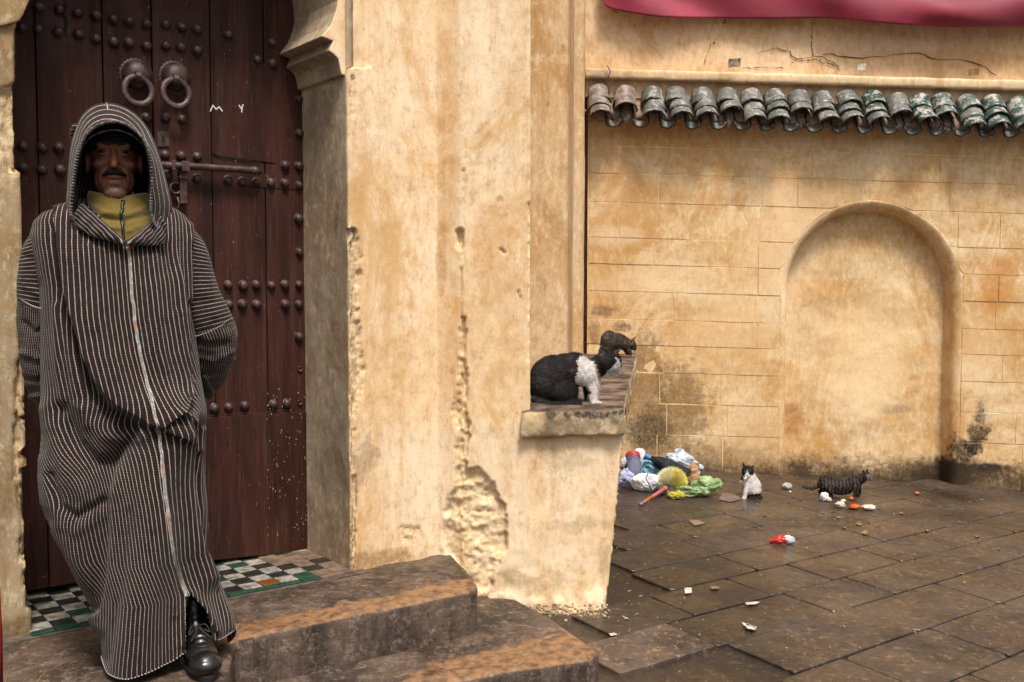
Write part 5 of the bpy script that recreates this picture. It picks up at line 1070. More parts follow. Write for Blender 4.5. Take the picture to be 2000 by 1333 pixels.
# shoes
m_lea = MT('black_leather', .28, .6); m = m_lea; m.bump(m.noise(28, 4), .5, .006); m.bump(m.vor(260), .15, .001); m_lea = m.out(m.mix(m.noise(30), C('#0c0b0b'), C('#1d1a19')), m.ramp(m.noise(25), .3, .7, .18, .42))
m_sole = simple('black_rubber', C('#0d0b0a'), C('#1b1715'), rough=.8)
m_lace = simple('black_lace', C('#1d1a1a'), C('#302c2c'), rough=.7)
def shoe(toe_px, fwd, lab):
    tz = TOPZ + .008; T0 = atZ(*toe_px, tz); f = fwd / np.linalg.norm(fwd); r_ = np.cross(f, ZZ); org = T0 - f * .285
    fr = lambda P: org + P[:, :1] * r_ + P[:, 1:2] * f + P[:, 2:3] * ZZ
    b = Blob(fr); b.ell((0, .235, .036), (.050, .058, .036)).ell((.002, .185, .045), (.048, .065, .042)).ell((0, .13, .058), (.040, .07, .052)).ell((0, .05, .05), (.036, .055, .05)).ell((0, .06, .09), (.036, .05, .05)).ell((0, .245, .045), (.040, .038, .030))
    b.cap((0, .055, .10), (0, .045, .17), .038, .036)
    me = b.build(.0035, 4); P = co(me); q = P - org; x_, y_, z_ = q @ r_, q @ f, q[:, 2]; n_ = no(me); dd_ = np.zeros(len(P))
    dd_ -= .0022 * np.exp(-((y_ - .215 + 3 * x_ ** 2 * 8) / .0022) ** 2) * (z_ > .03); dd_ -= .0018 * np.exp(-((np.abs(x_) - .018 - (y_ - .12) * .1) / .002) ** 2) * (y_ < .2) * (y_ > .08) * (z_ > .06)
    dd_ += .0016 * np.sin(y_ * 320 + x_ * 60) * np.exp(-((y_ - .17) / .03) ** 2) * (z_ > .04); dd_ -= .002 * np.exp(-((z_ - .03 - .02 * (y_ < .1)) / .0025) ** 2)
    P = P + n_ * (dd_ + .0012 * fbm(P, 35, 2, 5))[:, None]; P[:, 2] = np.maximum(P[:, 2], TOPZ + .012); setco(me, P); s = obj('shoe', me, m_lea, man)
    prof_ = [(.046 * math.sin(a) * (1 if math.cos(a) > 0 else .82) * (1.08 if abs(math.cos(a)) < .7 else 1), .145 + .147 * math.cos(a)) for a in np.linspace(0, 2 * math.pi, 41)[:-1]]
    V_, F_ = prism([org + r_ * x__ + f * y__ + ZZ * .016 for x__, y__ in prof_], ZZ * -.020); obj('sole', bevelled(fixn(mesh(V_, F_, smooth=False)), .003), m_sole, s)
    ls = []
    for i_ in range(5):
        yy = .115 + .018 * i_; zt = .108 - .0085 * i_; w_ = .017
        ls.append(tube(spline([org + r_ * -w_ + f * yy + ZZ * (zt - .003), org + f * (yy + .006) + ZZ * (zt + .0035), org + r_ * w_ + f * (yy + .012) + ZZ * (zt - .006)], 8), .0022, 6))
        ls.append(tube(spline([org + r_ * w_ + f * yy + ZZ * (zt - .003), org + f * (yy + .006) + ZZ * (zt + .0045), org + r_ * -w_ + f * (yy + .012) + ZZ * (zt - .006)], 8), .0022, 6))
    for s__ in (-1, 1): ls.append(tube(spline([org + f * .12 + ZZ * .115, org + r_ * s__ * .02 + f * .13 + ZZ * .122, org + r_ * s__ * .032 + f * .145 + ZZ * .100, org + r_ * s__ * .016 + f * .132 + ZZ * .108], 12), .0022, 6)); ls.append(tube(spline([org + f * .12 + ZZ * .113, org + r_ * s__ * .012 + f * .15 + ZZ * .105, org + r_ * s__ * .03 + f * .175 + ZZ * .09], 8), .0022, 6))
    V_, F_ = join(ls); obj('lace', mesh(V_, F_), m_lace, s); return s
shoe((407, 1331), e2 * 1.0 + e1 * .10, '')
shoe((296, 1317), e2 * 1.0 - e1 * .05, '')
LEAFLAB = ['tan leaf scrap nearest below the bread lump', 'tan leaf scrap below the orange peel half', 'small tan leaf crumb left of and below the orange peel half', 'tan leaf scrap right of the pair below the orange peel', 'long tan leaf scrap, lowest of those under the food lumps', 'tan leaf scrap right of the long white rind', 'brown leaf scrap alone midway along the wet paving under the niche', 'brown leaf scrap in the dark puddle right of the niche', 'orange-tan crumb touching the right end of the white rind', 'tiny leaf crumb midway between sitting kitten and bread lump', 'tiniest tan crumb beside the leaf scraps under the food lumps', 'tiny white-tan crumb right of the rind near the wall', 'small leaf crumb left of the brown scrap in the puddle', 'leaf scrap farthest to the right on the paving', 'tiny leaf crumb just right of the sitting kitten']
# ================================================================== CATS
m_fur = vcol('cat_coat', .75, .25, .2, nsc=90); m_hair = vcol('cat_hairs', .65, .3, 0)
m_cateye = simple('cat_eye', C('#1b1a0c'), C('#4a4a1c'), rough=.1, spec=.8); m_nose = simple('cat_nose', C('#5c3b37'), C('#3d2523'), rough=.5)
BLK, GRY, WHT, TAB = np.array(C('#191513')), np.array(C('#3a322d')), np.array(C('#d3ccc6')), np.array(C('#4b4038'))
class Px:
    """local frame at a picture point: x right, y toward the viewer, z up, 1 unit = 1 m"""
    def __init__(s, px, py, Y): s.k = Y / F; s.x0, s.y0 = px, py; s.o = atY(px, py, Y); s.r = np.array([s.o[0], s.o[1], 0]); s.r /= np.linalg.norm(s.r); s.e1 = np.array([s.r[1], -s.r[0], 0]); s.e2 = -s.r
    def fr(s, P): return s.o + P[:, :1] * s.e1 + P[:, 1:2] * s.e2 + P[:, 2:3] * ZZ
    def c(s, x, y, d=0.): return np.array([(x - s.x0) * s.k, d, (s.y0 - y) * s.k])
    def w(s, x, y, d=0.): return s.fr(s.c(x, y, d)[None])[0]
def cat(pxf, blob, vox, paint, label, nh, hl, hw, base, eyes=(), nose=None, flow=None, group=None, ears=()):
    root = empty('cat', base, label, 'cat', group); me = blob.build(vox, 8); P = co(me); N = no(me); px, py = proj(P)
    c = paint(px, py, P, N @ pxf.e2, fbm(P, 70, 3, 5)); setcol(me, np.clip(c, 0.004, 1)); b = obj('body', me, m_fur, root)
    me2 = fur_world(me, root, nh, hl, hw, flow, pxf); obj('fur_coat', me2, m_hair, root, kind='stuff') if 0 else None
    o = bpy.data.objects.new('fur_coat', me2); COL.objects.link(o); o.parent = root; me2.materials.append(m_hair); o['kind'] = 'stuff'
    for (x, y, d, r) in eyes:
        V_, F_ = ico(3); obj('eye', mesh(V_ * r + pxf.w(x, y, d), F_), m_cateye, root)
    if nose: x, y, d, r = nose; V_, F_ = ico(2); obj('nose', mesh(V_ * [r, r, r * .7] + pxf.w(x, y, d), F_), m_nose, root)
    return root
def fur_world(me, root, nh, hl, hw, flow, pxf):   # me is already in the root's frame
    fl = (lambda O: np.tile(flow[0] * pxf.e1 + flow[1] * pxf.e2 + flow[2] * ZZ, (len(O), 1))) if flow else None
    return fur(me, nh, hl, hw, flow=fl, lift=.35, seed=nh, tone=(.5, 3.2))
# --- black and white cat crouched on the ledge
p = Px(1110, 790, 4.57); b = Blob(p.fr); c = p.c
b.ell(c(1083, 741), (.115, .085, .112)).ell(c(1072, 752), (.095, .09, .092)).ell(c(1104, 727), (.085, .078, .086)).ell(c(1122, 722), (.075, .072, .080)).ell(c(1148, 730, .012), (.055, .055, .066)).ell(c(1156, 748, .01), (.040, .045, .05))
b.ell(c(1170, 712, .012), (.042, .042, .045)).ell(c(1188, 705, .022), (.056, .052, .052)).ell(c(1198, 711, .022), (.035, .036, .032)).ell(c(1168, 716, .012), (.045, .045, .045)).ell(c(1199, 716, .018), (.025, .026, .020)).ell(c(1207, 722, .018), (.013, .016, .012)).ell(c(1198, 728, .018), (.018, .018, .011)).ell(c(1203, 706, .018), (.02, .022, .018))
b.cone(c(1178, 696, .034), c(1173, 665, .046), .027, .012, (1, .35, 0)).cone(c(1198, 694, -.002), c(1217, 675, -.006), .026, .012, (.7, -.5, .6))
b.path([c(1158, 752, .035), c(1160, 772, .045), c(1160, 782, .05)], [.024, .018, .015]).ell(c(1166, 785, .058), (.022, .014, .011)).path([c(1148, 752, -.03), c(1150, 782, -.02)], [.022, .015]).ell(c(1156, 785, -.01), (.02, .014, .010))
b.ell(c(1102, 762, .055), (.066, .04, .060), ((0, 1, 0), .3)).ell(c(1120, 782, .075), (.04, .018, .013)).path([c(1046, 778, .05), c(1070, 786, .085), c(1105, 788, .10), (c(1132, 786, .10))], [.019, .017, .015, .012])
def pt(px, py, P, f, nz):
    j = nz * 5; r = BLK * (1 + .5 * nz[:, None]) + (sstep(.3, .7, fbm(P, 25, 3, 2))[:, None]) * np.array(C('#4a3a31')) * .5
    w_ = np.zeros(len(P), bool)
    for q in ([(1132, 700), (1146, 696), (1153, 704), (1160, 702), (1168, 722), (1180, 744), (1183, 764), (1170, 776), (1157, 766), (1147, 754), (1137, 758), (1126, 744), (1130, 722)], [(1203, 699), (1210, 703), (1215, 732), (1199, 738), (1180, 736), (1184, 726), (1196, 719), (1203, 710)], [(1151, 770), (1180, 770), (1180, 795), (1148, 795)], [(1153, 740), (1168, 745), (1170, 775), (1160, 772)]):
        w_ |= inpoly(px + j, py + j, q)
    ear = inpoly(px, py, [(1174, 672), (1184, 690), (1176, 697), (1170, 690)]) | inpoly(px, py, [(1214, 678), (1208, 694), (1200, 692)]); r = np.where((ear & (f > .1))[:, None], np.array(C('#463833')), r)
    return np.where((w_ & (f > -.75))[:, None], WHT * (1 + .15 * nz[:, None]), r)
cat(p, b, .0042, pt, 'fluffy black and white cat crouched on the stone ledge of the doorway wall', 30000, .016, .0013, [p.w(1110, 792)[0], p.w(1110, 792)[1], LEDZ + .005], eyes=[(1199, 704, .040, .0055)], nose=(1212, 722, .018, .005), flow=(-1, 0, -.4))
# --- dark kitten at the far end of the ledge
p = Px(1205, 692, 7.05); b = Blob(p.fr); c = p.c
b.ell(c(1190, 668), (.062, .06, .080)).ell(c(1205, 667), (.075, .055, .06)).ell(c(1220, 672), (.05, .048, .045)).ell(c(1232, 673, .01), (.036, .034, .032)).ell(c(1239, 680, .01), (.018, .02, .015))
b.cone(c(1225, 663, .02), c(1224, 653, .025), .014, .006, (1, 0, 0)).cone(c(1236, 664, -.005), c(1242, 654, -.005), .013, .006, (1, 0, 0))
b.path([c(1228, 680, .02), c(1232, 692, .03)], [.016, .011]).path([c(1220, 680, -.02), c(1226, 692, -.02)], [.016, .011]).ell(c(1184, 684, .03), (.045, .03, .032)).ell(c(1195, 691, .05), (.03, .014, .010)).path([c(1176, 688, 0), c(1170, 694, .04), c(1184, 697, .08)], [.013, .012, .009])
tabby = lambda px, py, P, f, nz: TAB * .85 * (1 + .5 * nz[:, None]) * (.55 + .6 * sstep(-.2, .5, np.sin(px * .9 + nz * 4)))[:, None]
cat(p, b, .0048, tabby, 'small dark kitten hunched at the far end of the ledge with head lowered', 8000, .015, .0016, [p.w(1205, 696)[0], p.w(1205, 696)[1], p.w(1205, 695)[2]], flow=(-1, 0, -.3))
# --- sitting kitten by the rubbish
g = atG(1463, 973); p = Px(1463, 973, g[1] + .05); b = Blob(p.fr); c = p.c
b.ell(c(1467, 950), (.066, .062, .072)).ell(c(1462, 935, .01), (.052, .052, .062)).ell(c(1474, 957, .01), (.040, .05, .045)).ell(c(1459, 926, .02), (.034, .034, .03)).ell(c(1460, 917, .035), (.041, .036, .034)).ell(c(1459, 925, .06), (.018, .018, .014))
b.cone(c(1453, 909, .03), c(1449, 897, .03), .014, .007, (1, 0, -.2)).cone(c(1467, 910, .03), c(1473, 903, .03), .014, .007, (1, 0, .3))
b.path([c(1460, 942, .045), c(1456, 958, .06), c(1454, 969, .065)], [.020, .016, .013]).ell(c(1453, 971, .075), (.015, .02, .010)).path([c(1452, 942, .04), c(1448, 938, .07), c(1453, 931, .085)], [.018, .014, .012]).ell(c(1455, 929, .088), (.013, .012, .009))
b.ell(c(1470, 970, .045), (.03, .035, .012)).path([c(1480, 966, -.03), c(1486, 970, .03), c(1474, 972, .07), c(1462, 972, .085)], [.013, .014, .013, .009])
def pt(px, py, P, f, nz):
    j = nz * 2; head = inpoly(px + j, py + j, [(1446, 896), (1476, 896), (1475, 920), (1470, 929), (1463, 927), (1460, 918), (1457, 926), (1450, 928), (1445, 915)]); tail = inpoly(px, py, [(1462, 966), (1490, 962), (1490, 980), (1460, 980)])
    pad = inpoly(px + j, py, [(1444, 931), (1452, 930), (1452, 938), (1445, 938)])
    return np.where((head | tail | pad | (f < -.6))[:, None], BLK * (1 + .4 * nz[:, None]), WHT * .88 * (1 + .15 * nz[:, None]))
cat(p, b, .0042, pt, 'white kitten with a black face and tail sitting upright beside the rubbish, licking a paw', 8000, .010, .0013, atG(1463, 973), eyes=[(1454, 917, .066, .005), (1465, 917, .066, .005)], nose=(1459, 924, .078, .004))
# --- walking tabby
g = atG(1655, 975); p = Px(1650, 974, g[1]); b = Blob(p.fr); c = p.c
b.ell(c(1638, 949), (.110, .054, .050)).ell(c(1617, 948), (.058, .054, .054)).ell(c(1667, 942), (.050, .045, .047)).ell(c(1680, 933), (.034, .034, .032)).ell(c(1689, 927, .008), (.033, .032, .029)).ell(c(1697, 932, .008), (.016, .017, .012)).ell(c(1612, 938), (.034, .032, .030)).ell(c(1640, 958), (.085, .045, .032))
b.cone(c(1684, 919, .02), c(1682, 909, .022), .011, .005, (1, .3, 0)).cone(c(1690, 919, -.012), c(1693, 909, -.012), .011, .005, (1, .3, 0))
b.path([c(1668, 946, .022), c(1671, 960, .03), c(1666, 971, .03)], [.026, .015, .011]).ell(c(1669, 972, .033), (.014, .012, .008)).path([c(1672, 946, -.02), c(1677, 958, -.03), c(1676, 968, -.03)], [.024, .014, .010]).ell(c(1675, 970, -.03), (.014, .012, .008))
b.path([c(1618, 950, .025), c(1624, 959, .035), c(1615, 963, .03), c(1628, 971, .035)], [.034, .024, .014, .011]).ell(c(1636, 972, .035), (.019, .012, .008)).path([c(1612, 948, -.025), c(1606, 960, -.03), c(1602, 966, -.03), c(1610, 970, -.03)], [.024, .014, .011, .010])
b.path([c(1606, 940), c(1600, 952), c(1588, 958, .01), c(1572, 955, .01)], [.017, .014, .013, .010])
def tab2(px, py, P, f, nz):
    s_ = .6 * sstep(-.3, .9, np.sin(px * .9 + np.sin(py * .25) * .9 + nz * 2.2))[:, None]; back = sstep(945, 928, py)[:, None]; r = np.array(C('#5b4e45')) * s_ + np.array(C('#17110f')) * (1 - s_); r = r * (1 - .55 * back) + BLK * .55 * back
    muz = inpoly(px, py, [(1694, 927), (1704, 927), (1704, 940), (1693, 938)])[:, None]; return np.where(muz, np.array(C('#6e5f57')), r) * (1 + .3 * nz[:, None])
cat(p, b, .0040, tab2, 'grey striped tabby kitten walking right along the foot of the ochre wall', 9000, .010, .0013, atG(1650, 974), eyes=[(1694, 926, .030, .0038)], nose=(1701, 931, .012, .0035), flow=(-1, 0, -.5))

# ================================================================== RED CLOTH
bot_ = [(1178, 2), (1190, 16), (1240, 27), (1300, 34), (1400, 36), (1500, 37), (1600, 36), (1680, 42), (1780, 50), (1870, 55), (2000, 53), (2120, 46), (2260, 30)]
A_ = spline(bot_, 200); nv = 46; V_ = []
for j in range(nv):
    t = j / (nv - 1)
    for i_ in range(200):
        x, y = A_[i_]; y2 = y - 190 * t; f_ = (x - 1180) / 900
        bil = .10 * np.exp(-((x - 1900) / 170) ** 2) * math.sin(math.pi * min(1, t * 2.2 + .12)) + .03 * math.sin(x / 85 + t * 3) * (1 - .5 * t) + .012 * math.sin(x / 33 + t * 9) + .05 * f_
        V_.append(atY(x, y2, FW - .07 - bil))
m_cl = MT('crimson_cloth', .55, .3); m = m_cl; m.b.inputs['Sheen Weight'].default_value = .3; m.bump(m.noise(500, 2, m.mapp((1, 1, .3))), .2, .001)
m_cl = m.out(m.mix(m.ramp(m.noise(5, 4, m.mapp((.5, 1, 1))), .35, .7), C('#74142a'), C('#96263f')))
me = mesh(V_, grid_faces(nv, 200)); P = co(me); o = obj('red_cloth', me, m_cl, loc=atY(1600, 40, FW - .1)); tag(o, 'crimson cloth banner sagging along the top of the wall above the tiles', 'banner'); q = o.modifiers.new('t', 'SOLIDIFY'); q.thickness = .002
o = o
V_, F_ = tube([atY(x, y, FW - .012) for x, y in [(1203, 16), (1198, 22), (1206, 26)]], .004, 6); tag(obj('hook', mesh(V_, F_), m_iron), 'small rusty wall hook at the lower left corner of the crimson cloth', 'hook')
# ================================================================== RUBBISH
def crumple(name, lab, cat_, px, py, rx, ry, lift, mat, amp=.35, seed=0, depth=None, sub=4, flat=False, sc=1.0, parent=None, sq=1.0, group=None, dY=0.0, rot=0.):
    g = atG(px, py + ry) if lift == 0 else atG(px, py + lift); Y_ = g[1] + dY; k_ = Y_ / F; ctr = atY(px, py, Y_); V_, F_ = ico(sub); V_ = V_.copy(); r_ = np.array([rx * k_, (depth or rx * .7) * k_, ry * k_])
    n_ = 1 - np.abs(fbm(V_ + seed * 3.1, 1.6 * sc, 4, seed, .6)) * 2; a_ = fbm(V_ + seed, 2.2 * sc, 2, seed + 5)
    if flat:
        rg_ = np.random.default_rng(seed); K_ = 34 if sub < 4 else 30; nn_ = rg_.normal(size=(K_, 3)); nn_ /= np.linalg.norm(nn_, axis=1)[:, None]; dk_ = rg_.uniform(.82, 1.22, K_); dt_ = V_ @ nn_.T; rad_ = np.where(dt_ > .15, dk_ / np.maximum(dt_, .15), 9).min(1); V_ = V_ * (np.minimum(rad_, 1.4) * (1 + .45 * amp * (n_ - .6) + .5 * amp * a_))[:, None]
    else: V_ = V_ * (1 + amp * (n_ - .6) + amp * .8 * a_)[:, None]
    V_[:, 2] = np.sign(V_[:, 2]) * np.abs(V_[:, 2]) ** sq
    if rot: cr, sr = math.cos(rot), math.sin(rot); V_ = V_ * r_; V_ = np.stack([V_[:, 0] * cr + V_[:, 2] * sr, V_[:, 1], -V_[:, 0] * sr + V_[:, 2] * cr], 1) + ctr
    else: V_ = V_ * r_ + ctr
    zg = gz(V_[:, 0], V_[:, 1]) + .002
    if lift == 0: V_[:, 2] = np.maximum(V_[:, 2], zg)
    o = obj(name, mesh(V_, F_, smooth=not flat), mat, parent, loc=None if parent else [ctr[0], ctr[1], min(V_[:, 2])])
    if not parent: tag(o, lab, cat_, group)
    return o
def plastic(nm, c1, c2, rough=.22, tr=.35, al=None):
    m = MT(nm, rough, .6); m.b.inputs['Transmission Weight'].default_value = tr; m.b.inputs['IOR'].default_value = 1.2; m.bump(m.noise(26, 5, ro=.7, dist=1), .8, .012); m.bump(m.vor(38), .5, .008)
    return m.out(m.mix(m.ramp(m.noise(12, 4), .35, .65), C(c1), C(c2)))
paper = simple('crumpled_paper', C('#d9d8dc'), C('#b6b5bd'), rough=.8, nsc=14, bump=.5, bsc=30); mk_clear = plastic('clear_film', '#d3d8dd', '#8f9ba8', .15, .12); mk_blue = plastic('blue_film', '#86b0c8', '#5f90ac', .25, .05)
mk_green = plastic('green_film', '#76905a', '#a9bd8f', .15, .12); mk_brown = plastic('brown_film', '#9a6f4c', '#c39a72', .3, .1); mk_lav = plastic('lavender_film', '#ccd0e2', '#989ec0', .25, .05); mk_bottle = plastic('clear_bottle_plastic', '#9c9fb8', '#7e83a6', .1, .65)
mk_dbottle = plastic('smoky_bottle_plastic', '#23262b', '#3b4148', .08, .4); m_cap2 = simple('blue_cap_plastic', C('#3f74a8'), C('#33618f'), rough=.4); m_redl = simple('red_label', C('#8f1f26'), C('#a32b2e'), rough=.5)
crumple('plastic_bag', 'crumpled clear and silver plastic bag at the back of the rubbish heap', 'bag', 1333, 914, 40, 29, 26, mk_clear, .5, 3, dY=.22, sc=1.5, rot=.35, flat=True)
crumple('plastic_bag', 'torn tan plastic bag at the right end of the rubbish heap', 'bag', 1352, 931, 13, 23, 18, mk_brown, .6, 8, dY=.1, flat=True)
crumple('plastic_bag', 'blue plastic bag squeezed in the middle of the rubbish heap', 'bag', 1277, 921, 33, 20, 24, mk_blue, .5, 5, dY=.12, sc=1.4, flat=True)
crumple('plastic_bag', 'translucent green plastic bag lying at the right of the rubbish heap', 'bag', 1377, 950, 27, 19, 0, mk_green, .42, 11, depth=22, sc=1.2, flat=True)
crumple('plastic_bag', 'small twisted tail of thin green film lying between duster and green bag', 'bag', 1345, 960, 22, 10, 0, mk_green, .55, 12, depth=14, sc=1.5, flat=True)
crumple('plastic_bag', 'lavender plastic bag at the left foot of the rubbish heap', 'bag', 1226, 936, 18, 17, 0, mk_lav, .55, 14, sc=1.4, flat=True)
crumple('paper_ball', 'big white crumpled paper ball in front of the blue bag', 'paper', 1265, 943, 23, 18, 0, paper, .32, 17, sub=4, flat=True)
crumple('paper', 'upright white paper scrap behind the clear bottle', 'paper', 1248, 892, 9, 17, 50, paper, .4, 19, flat=True, sub=3)
crumple('paper', 'small white paper scrap leaning left of the clear bottle', 'paper', 1219, 904, 6, 9, 40, paper, .6, 23, flat=True, sub=3)
crumple('black_bag', 'dark plastic bag under the bottles at the wall corner', 'bag', 1262, 912, 40, 20, 30, simple('black_bin_film', C('#131214'), C('#232125'), rough=.3, bump=.8, bsc=20), .4, 29, dY=.3)
crumple('yellow_bag', 'small yellow plastic bag peeping from under the duster', 'bag', 1322, 968, 16, 7, 0, plastic('yellow_film', '#9a8f2c', '#b0a648', .4, .1), .4, 37)
def bottle(a, b, r, mat, capm, lab, lbl=None):
    a, b = np.asarray(a), np.asarray(b); L = np.linalg.norm(b - a); ax = (b - a) / L
    root = empty('bottle', (a + b) / 2, lab, 'bottle')
    pr = [(.0001, .006), (r * .55, .002), (r * .9, 0), (r, .012), (r * .96, L * .18), (r, L * .22), (r * .96, L * .28), (r, L * .33), (r * .95, L * .42), (r, L * .5), (r * .97, L * .6), (r * .8, L * .75), (r * .5, L * .86), (r * .3, L * .92), (r * .3, L)]
    V_, F_ = lathe(pr, a, ax, 22); V_ = np.array(V_); V_ += (fbm(V_, 22, 3, 4) * r * .12)[:, None] * np.array([1, 1, 1.]); obj('body', fixn(mesh(V_, F_)), mat, root)
    V_, F_ = lathe([(.0001, L * .94), (r * .4, L * .94), (r * .4, L * 1.07), (.0001, L * 1.07)], a, ax, 18); obj('cap', bevelled(fixn(mesh(V_, F_, smooth=False)), .001), capm, root)
    if lbl: V_, F_ = lathe([(r * 1.03, L * lbl[0]), (r * 1.04, L * (lbl[0] + lbl[1]) / 2), (r * 1.03, L * lbl[1])], a, ax, 22); obj('label_band', fixn(mesh(V_, F_)), lbl[2], root)
    return root
gy = atG(1240, 950)[1]
bottle(atY(1236, 889, gy + .10), atY(1241, 944, gy - .08), .050, mk_bottle, m_cap2, 'clear ribbed plastic bottle with red band standing bottom up in the rubbish', (.0, .14, m_redl))
bottle(atY(1345, 930, gy + .12), atY(1266, 893, gy + .18), .052, mk_dbottle, m_cap2, 'big dark bottle with blue cap lying slanted on top of the rubbish')
# feather duster
g = atG(1300, 962); root = empty('duster', g, 'yellow feather duster with pink and orange stick lying on the rubbish heap', 'duster'); gY = g[1]
cpt = atY(1312, 942, gY - .02); V_, F_ = ico(3); me = mesh(V_ * [.072, .06, .068] + cpt, F_); Pm = co(me); setcol(me, np.clip(np.where(((Pm[:, 0] - cpt[0]) < -.01)[:, None], C('#e6e2c4'), C('#d9d07a')) * (1 + .3 * fbm(Pm, 30, 3))[:, None], 0, 1)); core = obj('plume', me, vcol('plume', .9), root)
fm = fur(me, 7000, .046, .0030, flow=lambda O: O / (np.linalg.norm(O, axis=1)[:, None] + 1e-6), lift=.7, tone=(.9, 2.2), seed=4); o = bpy.data.objects.new('feathers', fm); COL.objects.link(o); o.parent = root; fm.materials.append(vcol('yellow_feathers', .8, .2, 0)); o['kind'] = 'stuff'
hs, he = atY(1300, 954, gY - .08), atG(1250, 986, .012); mid = hs + (he - hs) * .55
V_, F_ = tube([hs, hs + (mid - hs) * .5, mid], [.014, .013, .0115], 12); obj('handle', mesh(V_, F_), simple('pink_plastic', C('#a75b58'), C('#8f4c4c'), rough=.5), root)
V_, F_ = tube([hs - (mid - hs) * .10, hs + (mid - hs) * .12], [.021, .019], 12); obj('ferrule', mesh(V_, F_), simple('pink_ferrule', C('#b0625f'), C('#985350'), rough=.5), root)
V_, F_ = tube([mid, he - (he - mid) * .25], [.0115, .011], 12); obj('handle', mesh(V_, F_), simple('orange_plastic', C('#b05f28'), C('#8f4a20'), rough=.5), root)
V_, F_ = tube([he - (he - mid) * .25, he], [.011, .010], 12); obj('handle_end', mesh(V_, F_), simple('lilac_plastic', C('#8d7590'), C('#6e5a70'), rough=.5), root)
V_, F_ = tube([atY(x, y, gY - .13) for x, y in [(1266, 924), (1261, 935), (1270, 950), (1275, 962)]], .0035, 6); tag(obj('cord', mesh(V_, F_), m_lace), 'thin black cord draped over the big white paper ball', 'cord')
# scraps
orange = simple('orange_peel', C('#c9561b'), C('#a8431a'), rough=.5, nsc=40, bump=.5); cream = simple('bread_crumb', C('#d4c8b6'), C('#b5a48e'), rough=.8, nsc=30, bump=.5); foil = simple('foil_wrap', C('#cfd2d6'), C('#8e949b'), rough=.25, nsc=30, bump=.7, spec=.8)
redw = simple('red_wrapper', C('#a8201c'), C('#c0342a'), rough=.35, nsc=30, bump=.5)
for a in [('tissue', 'crumpled white tissue on the ground under the tabby kitten', 'tissue', 1610, 971, 8, 9, paper, 41), ('tissue', 'small torn tissue with orange stain left of the bread lumps', 'tissue', 1618, 976, 6, 5, cream, 43), ('bread_lump', 'pale bread lump left of the orange peel', 'food scrap', 1641, 986, 9, 6, cream, 47), ('bread_lump', 'little rounded crumb standing on the pale bread lump', 'food scrap', 1646, 979, 5, 4, cream, 48),
          ('orange_peel', 'bright orange peel half between two pale food lumps', 'food scrap', 1669, 990, 11, 5, orange, 53), ('rind', 'long white rind just right of the bright orange peel', 'food scrap', 1695, 991, 13, 5, cream, 59), ('carrot_piece', 'orange vegetable piece by the front paw of the tabby kitten', 'food scrap', 1664, 974, 7, 4, orange, 61), ('carrot_piece', 'tiny orange crumb under the tail end of the tabby kitten', 'food scrap', 1608, 958, 4, 3, orange, 63),
          ('paper_scrap', 'grey dirty paper scrap at the left foot of the blind niche', 'paper', 1537, 950, 10, 6, simple('dirty_paper', C('#a9a69a'), C('#6f695f'), rough=.9), 67), ('wrapper', 'tiny white crumb below the grey paper scrap', 'crumb', 1543, 961, 3, 2, cream, 68),
          ('orange_peel', 'small pinkish peel at the wall foot right of the niche', 'food scrap', 1791, 964, 5, 3, simple('pink_peel', C('#b5684b'), C('#9a5038'), rough=.6), 69)]:
    crumple(a[0], a[1], a[2], a[3], a[4], a[5], a[6], 0, a[7], .35, a[8], sub=3, depth=a[5] * .8)
root = empty('candy_wrapper', atG(1530, 1058), 'crumpled red and silver sweet wrapper alone on the wet paving', 'wrapper')
crumple('red_part', None, None, 1521, 1054, 13, 8, 0, redw, .6, 71, sub=3, flat=True, parent=root); crumple('foil_part', None, None, 1541, 1054, 10, 9, 0, foil, .6, 73, sub=3, flat=True, parent=root); crumple('red_corner', None, None, 1539, 1047, 4, 5, 8, redw, .5, 75, sub=2, flat=True, parent=root)
def flat_scrap(name, lab, cat_, pts, mat, th=.0012, group=None, curl=.006, seed=0):
    ctr = np.mean(pts, 0); V_ = []; F_ = []; rg = np.random.default_rng(seed); q = np.array([np.array(a_) * (1 - t_) + np.array(b_) * t_ for a_, b_ in zip(list(pts), list(pts)[1:] + [pts[0]]) for t_ in (0, .35, .7)]) + rg.normal(0, .35, (3 * len(pts), 2)); rings_ = [1, .6, .25]
    for r_ in rings_:
        for x, y in q: V_.append(atG(ctr[0] + (x - ctr[0]) * r_, ctr[1] + (y - ctr[1]) * r_, .0035 + curl * rg.random() * r_ ** 2))
    V_.append(atG(ctr[0], ctr[1], .0035)); n_ = len(q); F_ = grid_faces(3, n_, True).tolist() + [[2 * n_ + i, 2 * n_ + (i + 1) % n_, 3 * n_] for i in range(n_)]
    o = obj(name, mesh(V_, F_, smooth=False), mat, loc=atG(*ctr)); q_ = o.modifiers.new('t', 'SOLIDIFY'); q_.thickness = th; return tag(o, lab, cat_, group)
pw = simple('wet_white_paper', C('#cfc5bb'), C('#a89b8f'), rough=.6, nsc=30, bump=.3); card = simple('wet_card', C('#7d6652'), C('#6a5443'), rough=.6); leaf = simple('dry_leaf', C('#8f7444'), C('#6f5630'), rough=.7, nsc=30)
flat_scrap('paper_scrap', 'squarish white paper scrap near the low wall, left of the others', 'paper', [(1336, 1149), (1350, 1148), (1352, 1158), (1338, 1160)], pw, seed=1)
flat_scrap('paper_scrap', 'long thin white paper strip between the two larger scraps', 'paper', [(1455, 1178), (1470, 1175), (1484, 1177), (1474, 1181), (1458, 1181)], pw, seed=2)
